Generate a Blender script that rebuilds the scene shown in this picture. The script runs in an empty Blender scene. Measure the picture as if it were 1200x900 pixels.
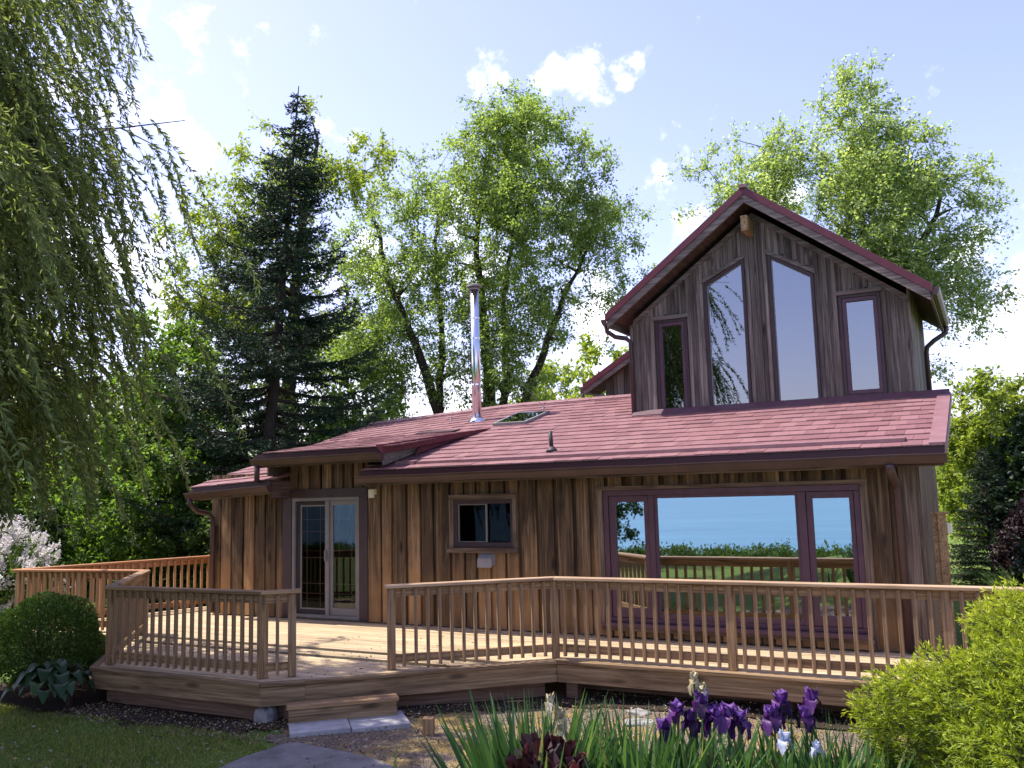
import bpy, bmesh, math, random
import numpy as np
from mathutils import Vector, Matrix
S = bpy.context.scene
COL = S.collection
R = math.radians

# ------------------------------------------------------------------ camera, sky, sun, exposure
cam = bpy.data.cameras.new('camera')
cam.sensor_fit = 'HORIZONTAL'; cam.sensor_width = 36.0; cam.lens = 36.0 * 1035.2 / 1200.0
cam.clip_start = 0.05; cam.clip_end = 20000
camo = bpy.data.objects.new('camera', cam); COL.objects.link(camo)
rt = Vector((0.87906466, 0.47599608, -0.02594322)); up = Vector((0.08149843, -0.09644368, 0.99199628))
fw = Vector((-0.46968428, 0.87414321, 0.12357316))
m = Matrix((rt, up, -fw)).transposed().to_4x4(); m.translation = Vector((0, -11.467, 1.953))
camo.matrix_world = m
S.camera = camo

SUN = Vector((-0.50, -0.085, 0.86)).normalized()
el = math.asin(SUN.z); rot = math.atan2(SUN.x, SUN.y)
W = bpy.data.worlds.new('World'); S.world = W; W.use_nodes = True
wn = W.node_tree.nodes; wl = W.node_tree.links; wn.clear()
wo = wn.new('ShaderNodeOutputWorld'); bg = wn.new('ShaderNodeBackground'); bg.inputs[1].default_value = 0.15
sky = wn.new('ShaderNodeTexSky'); sky.sky_type = 'NISHITA'; sky.sun_disc = False
sky.sun_elevation = el; sky.sun_rotation = rot; sky.air_density = 1.0; sky.dust_density = 1.2; sky.ozone_density = 1.4
wtc = wn.new('ShaderNodeTexCoord')
tint = wn.new('ShaderNodeMix'); tint.data_type = 'RGBA'; tint.blend_type = 'MULTIPLY'; tint.inputs[0].default_value = 1
tint.inputs[7].default_value = (.87, .70, .83, 1)
wl.new(sky.outputs[0], tint.inputs[6])
cn = wn.new('ShaderNodeTexNoise'); cn.inputs['Scale'].default_value = 14; cn.inputs['Detail'].default_value = 7; cn.inputs['Roughness'].default_value = .62
wl.new(wtc.outputs['Generated'], cn.inputs['Vector'])
acc = None
# clouds: direction, angular radius, density
for c, rad, den in [((-0.332, 0.824, 0.46), 0.026, 1.00), ((-0.344, 0.832, 0.435), 0.034, 1.00), ((-0.336, 0.847, 0.413), 0.034, 1.00), ((-0.29, 0.846, 0.447), 0.026, 0.95), ((-0.312, 0.844, 0.435), 0.030, 0.95), ((-0.42, .797, .43), .07, .7), ((0.05, .975, .19), .16, .95), ((.10, .97, .13), .2, .95),
                    ((-0.76, .60, .24), .34, .62), ((-0.40, .90, .14), .26, .8), ((-0.235, .92, .27), .12, .8), ((-.55, .8, .08), .34, .7),
                    ((.5, .85, .2), .3, .8), ((.3, -.9, .25), .35, .6)]:
    c = Vector(c).normalized()
    d = wn.new('ShaderNodeVectorMath'); d.operation = 'DISTANCE'; d.inputs[1].default_value = c
    wl.new(wtc.outputs['Generated'], d.inputs[0])
    a = wn.new('ShaderNodeMath'); a.operation = 'MULTIPLY_ADD'; a.inputs[1].default_value = -1 / rad; a.inputs[2].default_value = .72
    wl.new(d.outputs['Value'], a.inputs[0])
    b = wn.new('ShaderNodeMath'); b.operation = 'MULTIPLY'; b.inputs[1].default_value = den; wl.new(a.outputs[0], b.inputs[0])
    if acc is None: acc = b
    else:
        mx = wn.new('ShaderNodeMath'); mx.operation = 'MAXIMUM'; wl.new(acc.outputs[0], mx.inputs[0]); wl.new(b.outputs[0], mx.inputs[1]); acc = mx
nn = wn.new('ShaderNodeMath'); nn.operation = 'MULTIPLY_ADD'; nn.inputs[1].default_value = 4.4; nn.inputs[2].default_value = -2.35
wl.new(cn.outputs[0], nn.inputs[0])
ad = wn.new('ShaderNodeMath'); ad.operation = 'ADD'; wl.new(acc.outputs[0], ad.inputs[0]); wl.new(nn.outputs[0], ad.inputs[1])
mr = wn.new('ShaderNodeMapRange'); mr.interpolation_type = 'SMOOTHSTEP'; mr.inputs[1].default_value = .05; mr.inputs[2].default_value = 1.15
wl.new(ad.outputs[0], mr.inputs[0])
cm = wn.new('ShaderNodeMix'); cm.data_type = 'RGBA'; cm.inputs[7].default_value = (6.2, 6.1, 6.4, 1)
wl.new(mr.outputs[0], cm.inputs[0]); wl.new(tint.outputs[2], cm.inputs[6])
wl.new(cm.outputs[2], bg.inputs[0]); wl.new(bg.outputs[0], wo.inputs[0])

sl = bpy.data.lights.new('sun', 'SUN'); sl.energy = 3.0; sl.angle = R(0.53); sl.color = (1.0, .94, .85)
so = bpy.data.objects.new('sun', sl); COL.objects.link(so); so.location = SUN * 60
so.rotation_euler = SUN.to_track_quat('Z', 'Y').to_euler()
S.view_settings.view_transform = 'Standard'; S.view_settings.look = 'None'
S.view_settings.gamma = 1.0; S.view_settings.use_curve_mapping = False
S.view_settings.exposure = 1.55
S.cycles.max_bounces = 8; S.cycles.transparent_max_bounces = 24; S.cycles.transmission_bounces = 6

# ------------------------------------------------------------------ helpers
def zg(x, y):
    """terrain height: flat lawn at -0.45, a rise towards the lake-side bank on which the photographer stands"""
    x = np.asarray(x, float); y = np.asarray(y, float)
    d = np.hypot(x, y + 11.467)
    t = np.clip((7.4 - d) / 4.4, 0, 1)
    z = -0.45 + 0.72 * t * t * (3 - 2 * t)
    z = z + 0.02 * np.sin(x * 1.3 + y * .7) + .015 * np.sin(x * 2.9 - y * 2.1)
    c = np.clip((-19.8 - y) / 4.0, 0, 1)
    return z - 8.5 * c * c
def zgf(x, y): return float(zg(x, y))

def tag(o, label=None, cat=None, group=None, kind=None):
    if label: o['label'] = label
    if cat: o['category'] = cat
    if group: o['group'] = group
    if kind: o['kind'] = kind
    return o
def empty(name, loc=(0, 0, 0), label=None, cat=None, group=None, parent=None):
    o = bpy.data.objects.new(name, None); COL.objects.link(o); o.location = loc
    o.empty_display_size = .2
    if parent: o.parent = parent
    return tag(o, label, cat, group)

class MB:
    def __init__(s): s.v = []; s.f = []
    def hexa(s, p):                      # 8 points: bottom 4 ccw, top 4 ccw
        b = len(s.v); s.v += [tuple(q) for q in p]
        for f in ((3, 2, 1, 0), (4, 5, 6, 7), (0, 1, 5, 4), (1, 2, 6, 5), (2, 3, 7, 6), (3, 0, 4, 7)): s.f.append(tuple(b + i for i in f))
        return s
    def box(s, x0, x1, y0, y1, z0, z1):
        return s.hexa([(x0, y0, z0), (x1, y0, z0), (x1, y1, z0), (x0, y1, z0), (x0, y0, z1), (x1, y0, z1), (x1, y1, z1), (x0, y1, z1)])
    def prism(s, poly, d):               # polygon (list of 3d points), extruded by vector d
        b = len(s.v); n = len(poly); s.v += [tuple(q) for q in poly]; s.v += [tuple(q[i] + d[i] for i in range(3)) for q in poly]
        s.f.append(tuple(range(b + n - 1, b - 1, -1))); s.f.append(tuple(range(b + n, b + 2 * n)))
        for i in range(n): j = (i + 1) % n; s.f.append((b + i, b + j, b + n + j, b + n + i))
        return s
    def ring(s, outer, inner, d):        # closed frame between two polygons with the same count, extruded by d
        n = len(outer); b = len(s.v)
        for k in (0, 1):
            for P in (outer, inner): s.v += [tuple(q[i] + d[i] * k for i in range(3)) for q in P]
        for i in range(n):
            j = (i + 1) % n
            s.f += [(b + i, b + j, b + n + j, b + n + i), (b + 2 * n + j, b + 2 * n + i, b + 3 * n + i, b + 3 * n + j),
                    (b + j, b + i, b + 2 * n + i, b + 2 * n + j), (b + n + i, b + n + j, b + 3 * n + j, b + 3 * n + i)]
        return s
    def tube(s, pts, rad, n=10, cap=True):
        pts = [Vector(p) for p in pts]
        if not hasattr(rad, '__len__'): rad = [rad] * len(pts)
        b = len(s.v); prev = None
        for i, p in enumerate(pts):
            t = (pts[min(i + 1, len(pts) - 1)] - pts[max(i - 1, 0)]).normalized()
            if prev is None: a = t.orthogonal().normalized()
            else:
                a = prev - t * prev.dot(t); a = a.normalized() if a.length > 1e-6 else t.orthogonal().normalized()
            prev = a; c = t.cross(a)
            for k in range(n):
                g = 2 * math.pi * k / n
                s.v.append(tuple(p + (a * math.cos(g) + c * math.sin(g)) * rad[i]))
        for i in range(len(pts) - 1):
            for k in range(n):
                k2 = (k + 1) % n
                s.f.append((b + i * n + k, b + i * n + k2, b + (i + 1) * n + k2, b + (i + 1) * n + k))
        if cap:
            s.f.append(tuple(b + k for k in range(n - 1, -1, -1))); s.f.append(tuple(b + (len(pts) - 1) * n + k for k in range(n)))
        return s
    def quad(s, a, b_, c, d):
        b = len(s.v); s.v += [tuple(a), tuple(b_), tuple(c), tuple(d)]; s.f.append((b, b + 1, b + 2, b + 3)); return s
    def build(s, name, mat, parent=None, smooth=False, loc=None, rotz=0, bevel=0):
        me = bpy.data.meshes.new(name); me.from_pydata(s.v, [], s.f)
        bm_ = bmesh.new(); bm_.from_mesh(me); bmesh.ops.recalc_face_normals(bm_, faces=bm_.faces); bm_.to_mesh(me); bm_.free(); me.update()
        if mat: me.materials.append(mat)
        if smooth: me.polygons.foreach_set('use_smooth', [True] * len(me.polygons))
        o = bpy.data.objects.new(name, me); COL.objects.link(o)
        if loc is not None: o.location = loc
        o.rotation_euler = (0, 0, rotz)
        if parent: o.parent = parent
        if bevel:
            bm = o.modifiers.new('bevel', 'BEVEL'); bm.width = bevel; bm.segments = 1; bm.limit_method = 'ANGLE'
        return o

def np_mesh(name, V, F, mat, parent=None, smooth=False, attr=None):
    """V (n,3), F (m,k) arrays -> one mesh object"""
    V = np.ascontiguousarray(V, np.float32); F = np.ascontiguousarray(F, np.int32); mf, k = F.shape
    me = bpy.data.meshes.new(name)
    me.vertices.add(len(V)); me.vertices.foreach_set('co', V.ravel())
    me.loops.add(mf * k); me.loops.foreach_set('vertex_index', F.ravel())
    me.polygons.add(mf); me.polygons.foreach_set('loop_start', np.arange(0, mf * k, k, dtype=np.int32))
    try: me.polygons.foreach_set('loop_total', np.full(mf, k, np.int32))
    except Exception: pass
    me.polygons.foreach_set('use_smooth', np.full(mf, bool(smooth)))
    me.update(calc_edges=True)
    if attr is not None:
        a = me.attributes.new('tone', 'FLOAT', 'POINT'); a.data.foreach_set('value', np.ascontiguousarray(attr, np.float32))
    me.materials.append(mat)
    o = bpy.data.objects.new(name, me); COL.objects.link(o)
    if parent: o.parent = parent
    return o

def unit(v): return v / np.maximum(np.linalg.norm(v, axis=-1, keepdims=True), 1e-9)
def leaf_arrays(P, D, L, Wd, rng, flat=None, bend=.12):
    """diamond leaves: base points P, axis D, length L, width Wd -> V, F"""
    n = len(P); D = unit(D)
    r = rng.normal(size=(n, 3)) if flat is None else flat + rng.normal(size=(n, 3)) * .35
    s = unit(np.cross(D, r)); nr = np.cross(s, D)
    L = np.broadcast_to(np.asarray(L, float), (n,))[:, None]; Wd = np.broadcast_to(np.asarray(Wd, float), (n,))[:, None]
    V = np.empty((n, 4, 3)); mid = P + D * L * .45 + nr * L * bend
    V[:, 0] = P; V[:, 1] = mid - s * Wd * .5; V[:, 2] = P + D * L; V[:, 3] = mid + s * Wd * .5
    F = np.arange(n * 4).reshape(n, 4)
    return V.reshape(-1, 3), F
def frusta(A, B, ra, rb, n=5):
    """many tapered tubes A->B"""
    A = np.asarray(A, float); B = np.asarray(B, float); m = len(A)
    t = unit(B - A); h = np.where(np.abs(t[:, 2:3]) > .9, np.array([[1., 0, 0]]), np.array([[0, 0, 1.]]))
    u = unit(np.cross(t, h)); w = np.cross(t, u)
    g = np.arange(n) * 2 * np.pi / n; cs = np.cos(g)[None, :, None]; sn = np.sin(g)[None, :, None]
    ringv = u[:, None] * cs + w[:, None] * sn
    V = np.concatenate([A[:, None] + ringv * np.reshape(ra, (-1, 1, 1)), B[:, None] + ringv * np.reshape(rb, (-1, 1, 1))], 1).reshape(-1, 3)
    k = np.arange(n); q = np.stack([k, (k + 1) % n, (k + 1) % n + n, k + n], 1)
    F = (q[None] + (np.arange(m) * 2 * n)[:, None, None]).reshape(-1, 4)
    return V, F

# ------------------------------------------------------------------ materials
class NM:
    def __init__(s, name):
        s.m = bpy.data.materials.new(name); s.m.use_nodes = True; s.nt = s.m.node_tree; s.nt.nodes.clear()
        s.out = s.nt.nodes.new('ShaderNodeOutputMaterial')
    def n(s, t, **kw):
        nd = s.nt.nodes.new('ShaderNode' + t)
        for k, v in kw.items(): setattr(nd, k, v)
        return nd
    def l(s, a, b): s.nt.links.new(a, b)
    def val(s, nd, i, v):
        if hasattr(v, 'links') or isinstance(v, bpy.types.NodeSocket): s.l(v, nd.inputs[i])
        else: nd.inputs[i].default_value = v
    def math(s, op, a, b=0., c=0.):
        nd = s.n('Math', operation=op); s.val(nd, 0, a); s.val(nd, 1, b)
        if op == 'MULTIPLY_ADD': s.val(nd, 2, c)
        return nd.outputs[0]
    def mix(s, f, a, b, mode='MIX'):
        nd = s.n('Mix', data_type='RGBA', blend_type=mode)
        s.val(nd, 0, f)
        for i, v in ((6, a), (7, b)): s.val(nd, i, v if isinstance(v, bpy.types.NodeSocket) else (*v, 1))
        return nd.outputs[2]
    def ramp(s, f, stops):
        nd = s.n('ValToRGB'); e = nd.color_ramp.elements
        while len(e) < len(stops): e.new(.5)
        for q, (p, c) in zip(e, stops): q.position = p; q.color = (*c, 1) if hasattr(c, '__len__') else (c, c, c, 1)
        s.l(f, nd.inputs[0]); return nd.outputs[0]
    def noise(s, vec, scale, detail=4, rough=.55, dist=0.):
        nd = s.n('TexNoise'); nd.inputs['Scale'].default_value = scale; nd.inputs['Detail'].default_value = detail
        nd.inputs['Roughness'].default_value = rough; nd.inputs['Distortion'].default_value = dist
        if vec is not None: s.l(vec, nd.inputs['Vector'])
        return nd.outputs[0]
    def rnd(s): return s.n('NewGeometry').outputs['Random Per Island']
    def obj(s): return s.n('TexCoord').outputs['Object']
    def mapping(s, vec, scale):
        nd = s.n('Mapping'); nd.inputs['Scale'].default_value = scale; s.l(vec, nd.inputs[0]); return nd.outputs[0]
    def bsdf(s, col, rough=.6, spec=.3, metal=0., bump=None, bstr=.3, bdist=.01):
        p = s.n('BsdfPrincipled'); s.val(p, 'Base Color', col if isinstance(col, bpy.types.NodeSocket) else (*col, 1)); s.val(p, 'Roughness', rough)
        s.val(p, 'Metallic', metal); s.val(p, 'Specular IOR Level', spec)
        if bump is not None:
            b = s.n('Bump'); b.inputs['Strength'].default_value = bstr; b.inputs['Distance'].default_value = bdist
            s.l(bump, b.inputs['Height']); s.l(b.outputs[0], p.inputs['Normal'])
        s.l(p.outputs[0], s.out.inputs[0]); return s.m

def wood(name, dark, mid, light, axis='X', stain=(.05, .03, .02), stain_amt=.35, knots=.5, vary=.45, low=None, rough=.75, streak=None):
    h = NM(name); r = h.rnd(); tc = h.obj()
    cmb = h.n('CombineXYZ'); h.l(h.math('MULTIPLY', r, 41.), cmb.inputs[0]); h.l(h.math('MULTIPLY', r, 17.), cmb.inputs[1]); h.l(h.math('MULTIPLY', r, 29.), cmb.inputs[2])
    va = h.n('VectorMath', operation='ADD'); h.l(tc, va.inputs[0]); h.l(cmb.outputs[0], va.inputs[1]); v = va.outputs[0]
    sc = {'X': (1.1, 34, 34), 'Y': (34, 1.1, 34), 'Z': (34, 34, 1.1)}[axis]
    g = h.noise(h.mapping(v, sc), 1., 6, .65, .6)
    col = h.ramp(g, [(.36, dark), (.5, mid), (.65, light)])
    sc2 = tuple(min(a, 7) * .6 for a in sc)
    st = h.noise(h.mapping(v, sc2), 1., 5, .6, .8)
    col = h.mix(h.math('MULTIPLY', h.ramp(st, [(.49, 0.), (.64, 1.)]), stain_amt), col, stain)
    if streak:
        s3 = h.noise(h.mapping(v, tuple(min(a, 16) * .5 for a in sc)), 1., 3, .5)
        col = h.mix(h.math('MULTIPLY', h.ramp(s3, [(.45, 0.), (.65, 1.)]), .7), col, streak)
    if knots:
        vo = h.n('TexVoronoi'); vo.inputs['Scale'].default_value = 1.; h.l(h.mapping(v, tuple(1.5 if a < 5 else 5.5 for a in sc)), vo.inputs['Vector'])
        k = h.ramp(vo.outputs['Distance'], [(.08, 1.), (.21, 0.)])
        col = h.mix(h.math('MULTIPLY', k, knots), col, tuple(c * .35 for c in dark))
    if low:      # paler, more orange wood towards the bottom of the wall
        sp = h.n('SeparateXYZ'); h.l(tc, sp.inputs[0])
        n3 = h.noise(tc, 2.2, 4, .6)
        f = h.ramp(h.math('ADD', h.math('MULTIPLY', sp.outputs[2], -.42), h.math('ADD', n3, h.math('MULTIPLY', r, .35))), [(.18, 0.), (.75, 1.)])
        col = h.mix(h.math('MULTIPLY', f, .75), col, low, 'MIX')
    hs = h.n('HueSaturation'); h.l(col, hs.inputs['Color']); h.l(h.math('MULTIPLY_ADD', r, vary, 1 - vary / 2), hs.inputs['Value'])
    return h.bsdf(hs.outputs[0], rough, .25, bump=g, bstr=.35, bdist=.006)

def paint(name, c, rough=.5, vary=.25, spec=.35, metal=0., scale=6., dirt=None):
    h = NM(name); v = h.obj(); n = h.noise(v, scale, 5, .6)
    d = dirt or tuple(q * (1 - vary) for q in c)
    col = h.mix(h.ramp(n, [(.35, 0.), (.7, 1.)]), c, d)
    return h.bsdf(col, rough, spec, metal, bump=h.noise(v, scale * 9, 3), bstr=.08)

def leafmat(name, stops, trans=.45, rough=.5, tr_gain=(1.3, 1.3, .55), attr=False):
    h = NM(name); r = h.rnd()
    if attr:
        a = h.n('Attribute', attribute_name='tone').outputs['Fac']; f = h.math('ADD', a, h.math('MULTIPLY_ADD', r, .3, -.15))
    else: f = r
    col = h.ramp(f, stops)
    d = h.n('BsdfPrincipled'); h.l(col, d.inputs['Base Color']); d.inputs['Roughness'].default_value = rough; d.inputs['Specular IOR Level'].default_value = .3
    t = h.n('BsdfTranslucent'); h.l(h.mix(1., col, tr_gain, 'MULTIPLY'), t.inputs[0])
    mx = h.n('MixShader'); mx.inputs[0].default_value = trans; h.l(d.outputs[0], mx.inputs[1]); h.l(t.outputs[0], mx.inputs[2])
    h.l(mx.outputs[0], h.out.inputs[0]); return h.m

def glass(name, refl=.4, tintc=(.5, .55, .55), wob=.0, fres=.9):
    h = NM(name)
    g = h.n('BsdfGlossy'); g.inputs['Roughness'].default_value = .012; g.inputs[0].default_value = (.86, .92, .98, 1)
    t = h.n('BsdfTransparent'); t.inputs[0].default_value = (*tintc, 1)
    if wob:
        b = h.n('Bump'); b.inputs['Strength'].default_value = wob; b.inputs['Distance'].default_value = .02
        h.l(h.noise(h.obj(), 1.3, 1), b.inputs['Height']); h.l(b.outputs[0], g.inputs['Normal'])
    fr = h.n('Fresnel'); fr.inputs[0].default_value = 1.5
    f = h.math('MULTIPLY', h.math('ADD', h.math('MULTIPLY', fr.outputs[0], fres), refl), h.math('SUBTRACT', 1., h.n('NewGeometry').outputs['Backfacing']))
    mx = h.n('MixShader'); h.l(f, mx.inputs[0]); h.l(t.outputs[0], mx.inputs[1]); h.l(g.outputs[0], mx.inputs[2])
    h.l(mx.outputs[0], h.out.inputs[0]); return h.m

M = {}
M['siding'] = wood('siding', (.052, .030, .0155), (.150, .093, .048), (.275, .19, .108), 'Z', stain=(.025, .015, .009), stain_amt=.82, knots=.9, vary=.8, low=(.30, .162, .064), streak=(.085, .05, .027))
M['gable_siding'] = wood('gable_siding', (.085, .063, .05), (.155, .12, .098), (.27, .222, .19), 'Z', stain=(.04, .028, .023), stain_amt=.5, knots=.8, vary=.7)
M['trim_wood'] = wood('trim_wood', (.06, .038, .026), (.125, .083, .055), (.22, .155, .105), 'X', stain_amt=.5, vary=.3)
M['trim_wood_v'] = wood('trim_wood_v', (.065, .043, .03), (.14, .098, .068), (.25, .185, .135), 'Z', stain_amt=.5, vary=.3)
M['rake_wood'] = wood('rake_wood', (.075, .058, .05), (.16, .125, .105), (.27, .22, .19), 'X', stain_amt=.5, vary=.2)
M['soffit'] = wood('soffit', (.05, .03, .025), (.09, .055, .045), (.13, .08, .06), 'Y', stain_amt=.3, vary=.3)
M['beam'] = wood('beam', (.16, .095, .045), (.33, .21, .10), (.45, .31, .16), 'Y', vary=.1)
M['deck'] = wood('deck', (.29, .21, .115), (.44, .335, .20), (.53, .42, .27), 'X', stain=(.19, .155, .10), stain_amt=.45, knots=.35, vary=.3)
M['rail'] = wood('rail', (.135, .077, .035), (.265, .162, .076), (.39, .255, .135), 'X', stain=(.11, .072, .05), stain_amt=.5, knots=.6, vary=.35)
M['rail_v'] = wood('rail_v', (.135, .077, .035), (.265, .164, .078), (.39, .255, .135), 'Z', stain=(.11, .072, .05), stain_amt=.5, knots=.6, vary=.45)
M['rail_cap'] = wood('rail_cap', (.22, .14, .08), (.36, .245, .148), (.47, .345, .22), 'X', stain=(.17, .115, .07), stain_amt=.45, knots=.5, vary=.25)
M['rail_new'] = wood('rail_new', (.24, .10, .042), (.37, .165, .075), (.46, .235, .115), 'X', stain=(.3, .16, .09), stain_amt=.3, knots=.4, vary=.2)
M['rail_new_v'] = wood('rail_new_v', (.24, .125, .06), (.39, .215, .108), (.48, .29, .155), 'Z', stain=(.3, .18, .1), stain_amt=.3, knots=.4, vary=.3)
M['fascia'] = wood('deck_fascia', (.115, .070, .035), (.215, .14, .073), (.315, .22, .125), 'X', stain=(.08, .052, .03), stain_amt=.6, knots=.75, vary=.2)
M['skirt'] = wood('deck_skirt', (.09, .05, .035), (.15, .09, .06), (.21, .135, .095), 'X', stain_amt=.4, knots=.6, vary=.2)
M['maroon'] = paint('maroon_metal', (.12, .024, .035), .45, .25)
M['drip'] = paint('dark_drip_edge', (.06, .018, .022), .5, .3)
M['mauve'] = paint('mauve_paint', (.10, .048, .062), .5, .25)
M['darkframe'] = paint('dark_brown_frame', (.055, .032, .034), .5, .25)
M['gutter'] = paint('brown_gutter', (.082, .042, .034), .42, .35, spec=.45, scale=3.)
M['gutter_dark'] = paint('dark_gutter', (.075, .04, .04), .42, .3, spec=.4, scale=3.)
M['doorgrey'] = paint('grey_vinyl', (.20, .185, .175), .5, .15)
M['white'] = paint('white_plastic', (.7, .68, .5), .5, .15)
M['screen'] = paint('insect_screen', (.035, .028, .03), .7, .2)
M['steel'] = paint('chimney_steel', (.72, .75, .80), .22, .08, metal=1., scale=2.)
M['hood'] = paint('vent_hood_metal', (.27, .25, .25), .5, .25)
M['lead'] = paint('vent_pipe_black', (.035, .028, .03), .6, .2)
M['wire'] = paint('guy_wire', (.30, .28, .27), .4, .1, metal=.6)
M['interior'] = paint('interior_walls', (.10, .068, .052), .8, .3, scale=1.5)
M['furniture'] = paint('interior_furniture', (.09, .05, .03), .6, .3)
M['yellow'] = paint('yellow_paint', (.75, .55, .04), .5, .1)
M['blind'] = paint('blind_slats', (.15, .135, .125), .6, .1)
M['glass'] = glass('window_glass', .50, (.55, .6, .6), .03)
M['glass_up'] = glass('gable_glass', .22, (.4, .44, .46), .02)
M['glass_door'] = glass('door_glass', .04, (.72, .70, .68), .02, .8)
M['concrete'] = None
# roof tiles
h = NM('roof_tiles'); r = h.rnd(); v = h.obj(); n1 = h.noise(v, 2.2, 6, .65); n2 = h.noise(v, 38, 4, .6)
c = h.ramp(h.math('ADD', h.math('MULTIPLY', r, .62), h.math('MULTIPLY', n1, .5)), [(.2, (.142, .061, .063)), (.5, (.185, .083, .085)), (.85, (.228, .113, .114))])
c = h.mix(h.ramp(n2, [(.4, 0.), (.75, .55)]), c, (.215, .125, .132))
n3 = h.noise(v, .9, 5, .6); c = h.mix(h.ramp(n3, [(.5, 0.), (.72, .45)]), c, (.19, .105, .11))
n4 = h.noise(v, 3.1, 7, .7); c = h.mix(h.ramp(n4, [(.655, 0.), (.70, .7)]), c, (.33, .22, .10))
M['roof'] = h.bsdf(c, .68, .25, bump=n2, bstr=.7, bdist=.01)
h = NM('roof_ridge'); v = h.obj(); n1 = h.noise(v, 6, 5, .6)
M['ridge'] = h.bsdf(h.ramp(n1, [(.3, (.185, .09, .097)), (.7, (.245, .135, .14))]), .5, .35)
h = NM('concrete'); v = h.obj(); n1 = h.noise(v, 5, 8, .65); n2 = h.noise(v, 90, 3)
c = h.ramp(n1, [(.3, (.25, .245, .24)), (.55, (.38, .375, .37)), (.8, (.46, .455, .44))])
M['concrete'] = h.bsdf(h.mix(h.ramp(n2, [(.4, 0.), (.8, .4)]), c, (.2, .2, .2)), .85, .2, bump=n2, bstr=.25, bdist=.004)
h = NM('path_slab'); v = h.obj(); n1 = h.noise(v, 3, 8, .7); n2 = h.noise(v, 60, 4)
c = h.ramp(n1, [(.28, (.085, .08, .072)), (.5, (.17, .162, .155)), (.75, (.25, .24, .23))])
M['path'] = h.bsdf(h.mix(h.ramp(n2, [(.4, 0.), (.8, .6)]), c, (.12, .11, .10)), .9, .15, bump=n2, bstr=.4, bdist=.006)
h = NM('stone'); v = h.obj(); n1 = h.noise(v, 9, 8, .65)
M['stone'] = h.bsdf(h.ramp(n1, [(.3, (.15, .145, .135)), (.7, (.30, .29, .275))]), .85, .2, bump=n1, bstr=.5, bdist=.02)
# ground
h = NM('lawn_ground'); v = h.obj(); n1 = h.noise(v, .7, 6, .6); n2 = h.noise(v, 24, 5, .7)
c = h.ramp(n2, [(.3, (.06, .095, .022)), (.55, (.12, .195, .038)), (.8, (.19, .27, .06))])
c = h.mix(h.ramp(n1, [(.42, 0.), (.62, .65)]), c, (.15, .16, .05))
M['lawn'] = h.bsdf(c, .9, .1, bump=n2, bstr=.8, bdist=.04)
h = NM('gravel_ground'); v = h.obj(); n1 = h.noise(v, 1.6, 6, .6); n2 = h.noise(v, 30, 6, .75); vo = h.n('TexVoronoi'); vo.inputs['Scale'].default_value = 34; h.l(v, vo.inputs['Vector'])
c = h.ramp(n2, [(.28, (.055, .04, .03)), (.5, (.16, .125, .095)), (.75, (.36, .30, .235))])
c = h.mix(h.ramp(n1, [(.48, 0.), (.66, .75)]), c, (.36, .25, .06))
M['gravel'] = h.bsdf(c, .9, .15, bump=h.math('ADD', n2, vo.outputs['Distance']), bstr=.8, bdist=.03)
h = NM('bare_soil'); v = h.obj(); n2 = h.noise(v, 20, 6, .75)
M['soil'] = h.bsdf(h.ramp(n2, [(.3, (.02, .015, .012)), (.6, (.055, .04, .03)), (.85, (.14, .11, .08))]), .95, .1, bump=n2, bstr=.8, bdist=.03)
h = NM('gravel_bits'); r = h.rnd()
M['bits'] = h.bsdf(h.ramp(r, [(0., (.04, .028, .02)), (.4, (.15, .11, .075)), (.65, (.34, .25, .08)), (.85, (.32, .27, .2)), (1., (.45, .41, .36))]), .9, .15)
h = NM('lake_water'); v = h.obj(); n2 = h.noise(h.mapping(v, (.012, .11, 1)), 1., 7, .7)
M['water'] = h.bsdf(h.ramp(n2, [(.36, (.045, .175, .26)), (.62, (.09, .28, .36))]), .35, .25, bump=n2, bstr=.05, bdist=.3)
h = NM('bark'); v = h.obj(); n2 = h.noise(h.mapping(v, (14, 14, 2.2)), 1., 6, .7)
M['bark'] = h.bsdf(h.ramp(n2, [(.3, (.022, .017, .013)), (.55, (.06, .046, .036)), (.8, (.12, .095, .075))]), .9, .15, bump=n2, bstr=.8, bdist=.04)
h = NM('twig_bark'); v = h.obj(); n2 = h.noise(v, 12, 4)
M['twig'] = h.bsdf(h.ramp(n2, [(.3, (.05, .035, .022)), (.7, (.12, .09, .055))]), .9, .15)
M['willow_twig'] = h.m if False else None
h = NM('willow_stems'); v = h.obj(); n2 = h.noise(v, 8, 3); M['willow_twig'] = h.bsdf(h.ramp(n2, [(.3, (.09, .085, .03)), (.7, (.16, .15, .05))]), .8, .2)
M['willow'] = leafmat('willow_leaves', [(0, (0.106, 0.144, 0.059)), (.45, (0.186, 0.238, 0.097)), (.85, (0.259, 0.312, 0.144)), (1, (0.343, 0.386, 0.209))], .6)
M['spruce'] = leafmat('spruce_needles', [(0, (0.011, 0.028, 0.014)), (.5, (0.020, 0.051, 0.022)), (.9, (0.041, 0.084, 0.031)), (1, (0.074, 0.101, 0.040))], .10, .55, (1, 1, .8))
M['maple'] = leafmat('maple_leaves', [(0, (0.121, 0.201, 0.064)), (.45, (0.215, 0.311, 0.096)), (.85, (0.314, 0.414, 0.140)), (1, (0.428, 0.512, 0.245))], .6)
M['maple_light'] = leafmat('pale_maple_leaves', [(0, (0.158, 0.240, 0.091)), (.45, (0.276, 0.377, 0.143)), (.8, (0.390, 0.487, 0.222)), (1, (0.569, 0.638, 0.461))], .6)
M['yellowgreen'] = leafmat('yellow_green_leaves', [(0, (0.134, 0.197, 0.038)), (.5, (0.246, 0.319, 0.059)), (1, (0.369, 0.433, 0.105))], .55)
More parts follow.
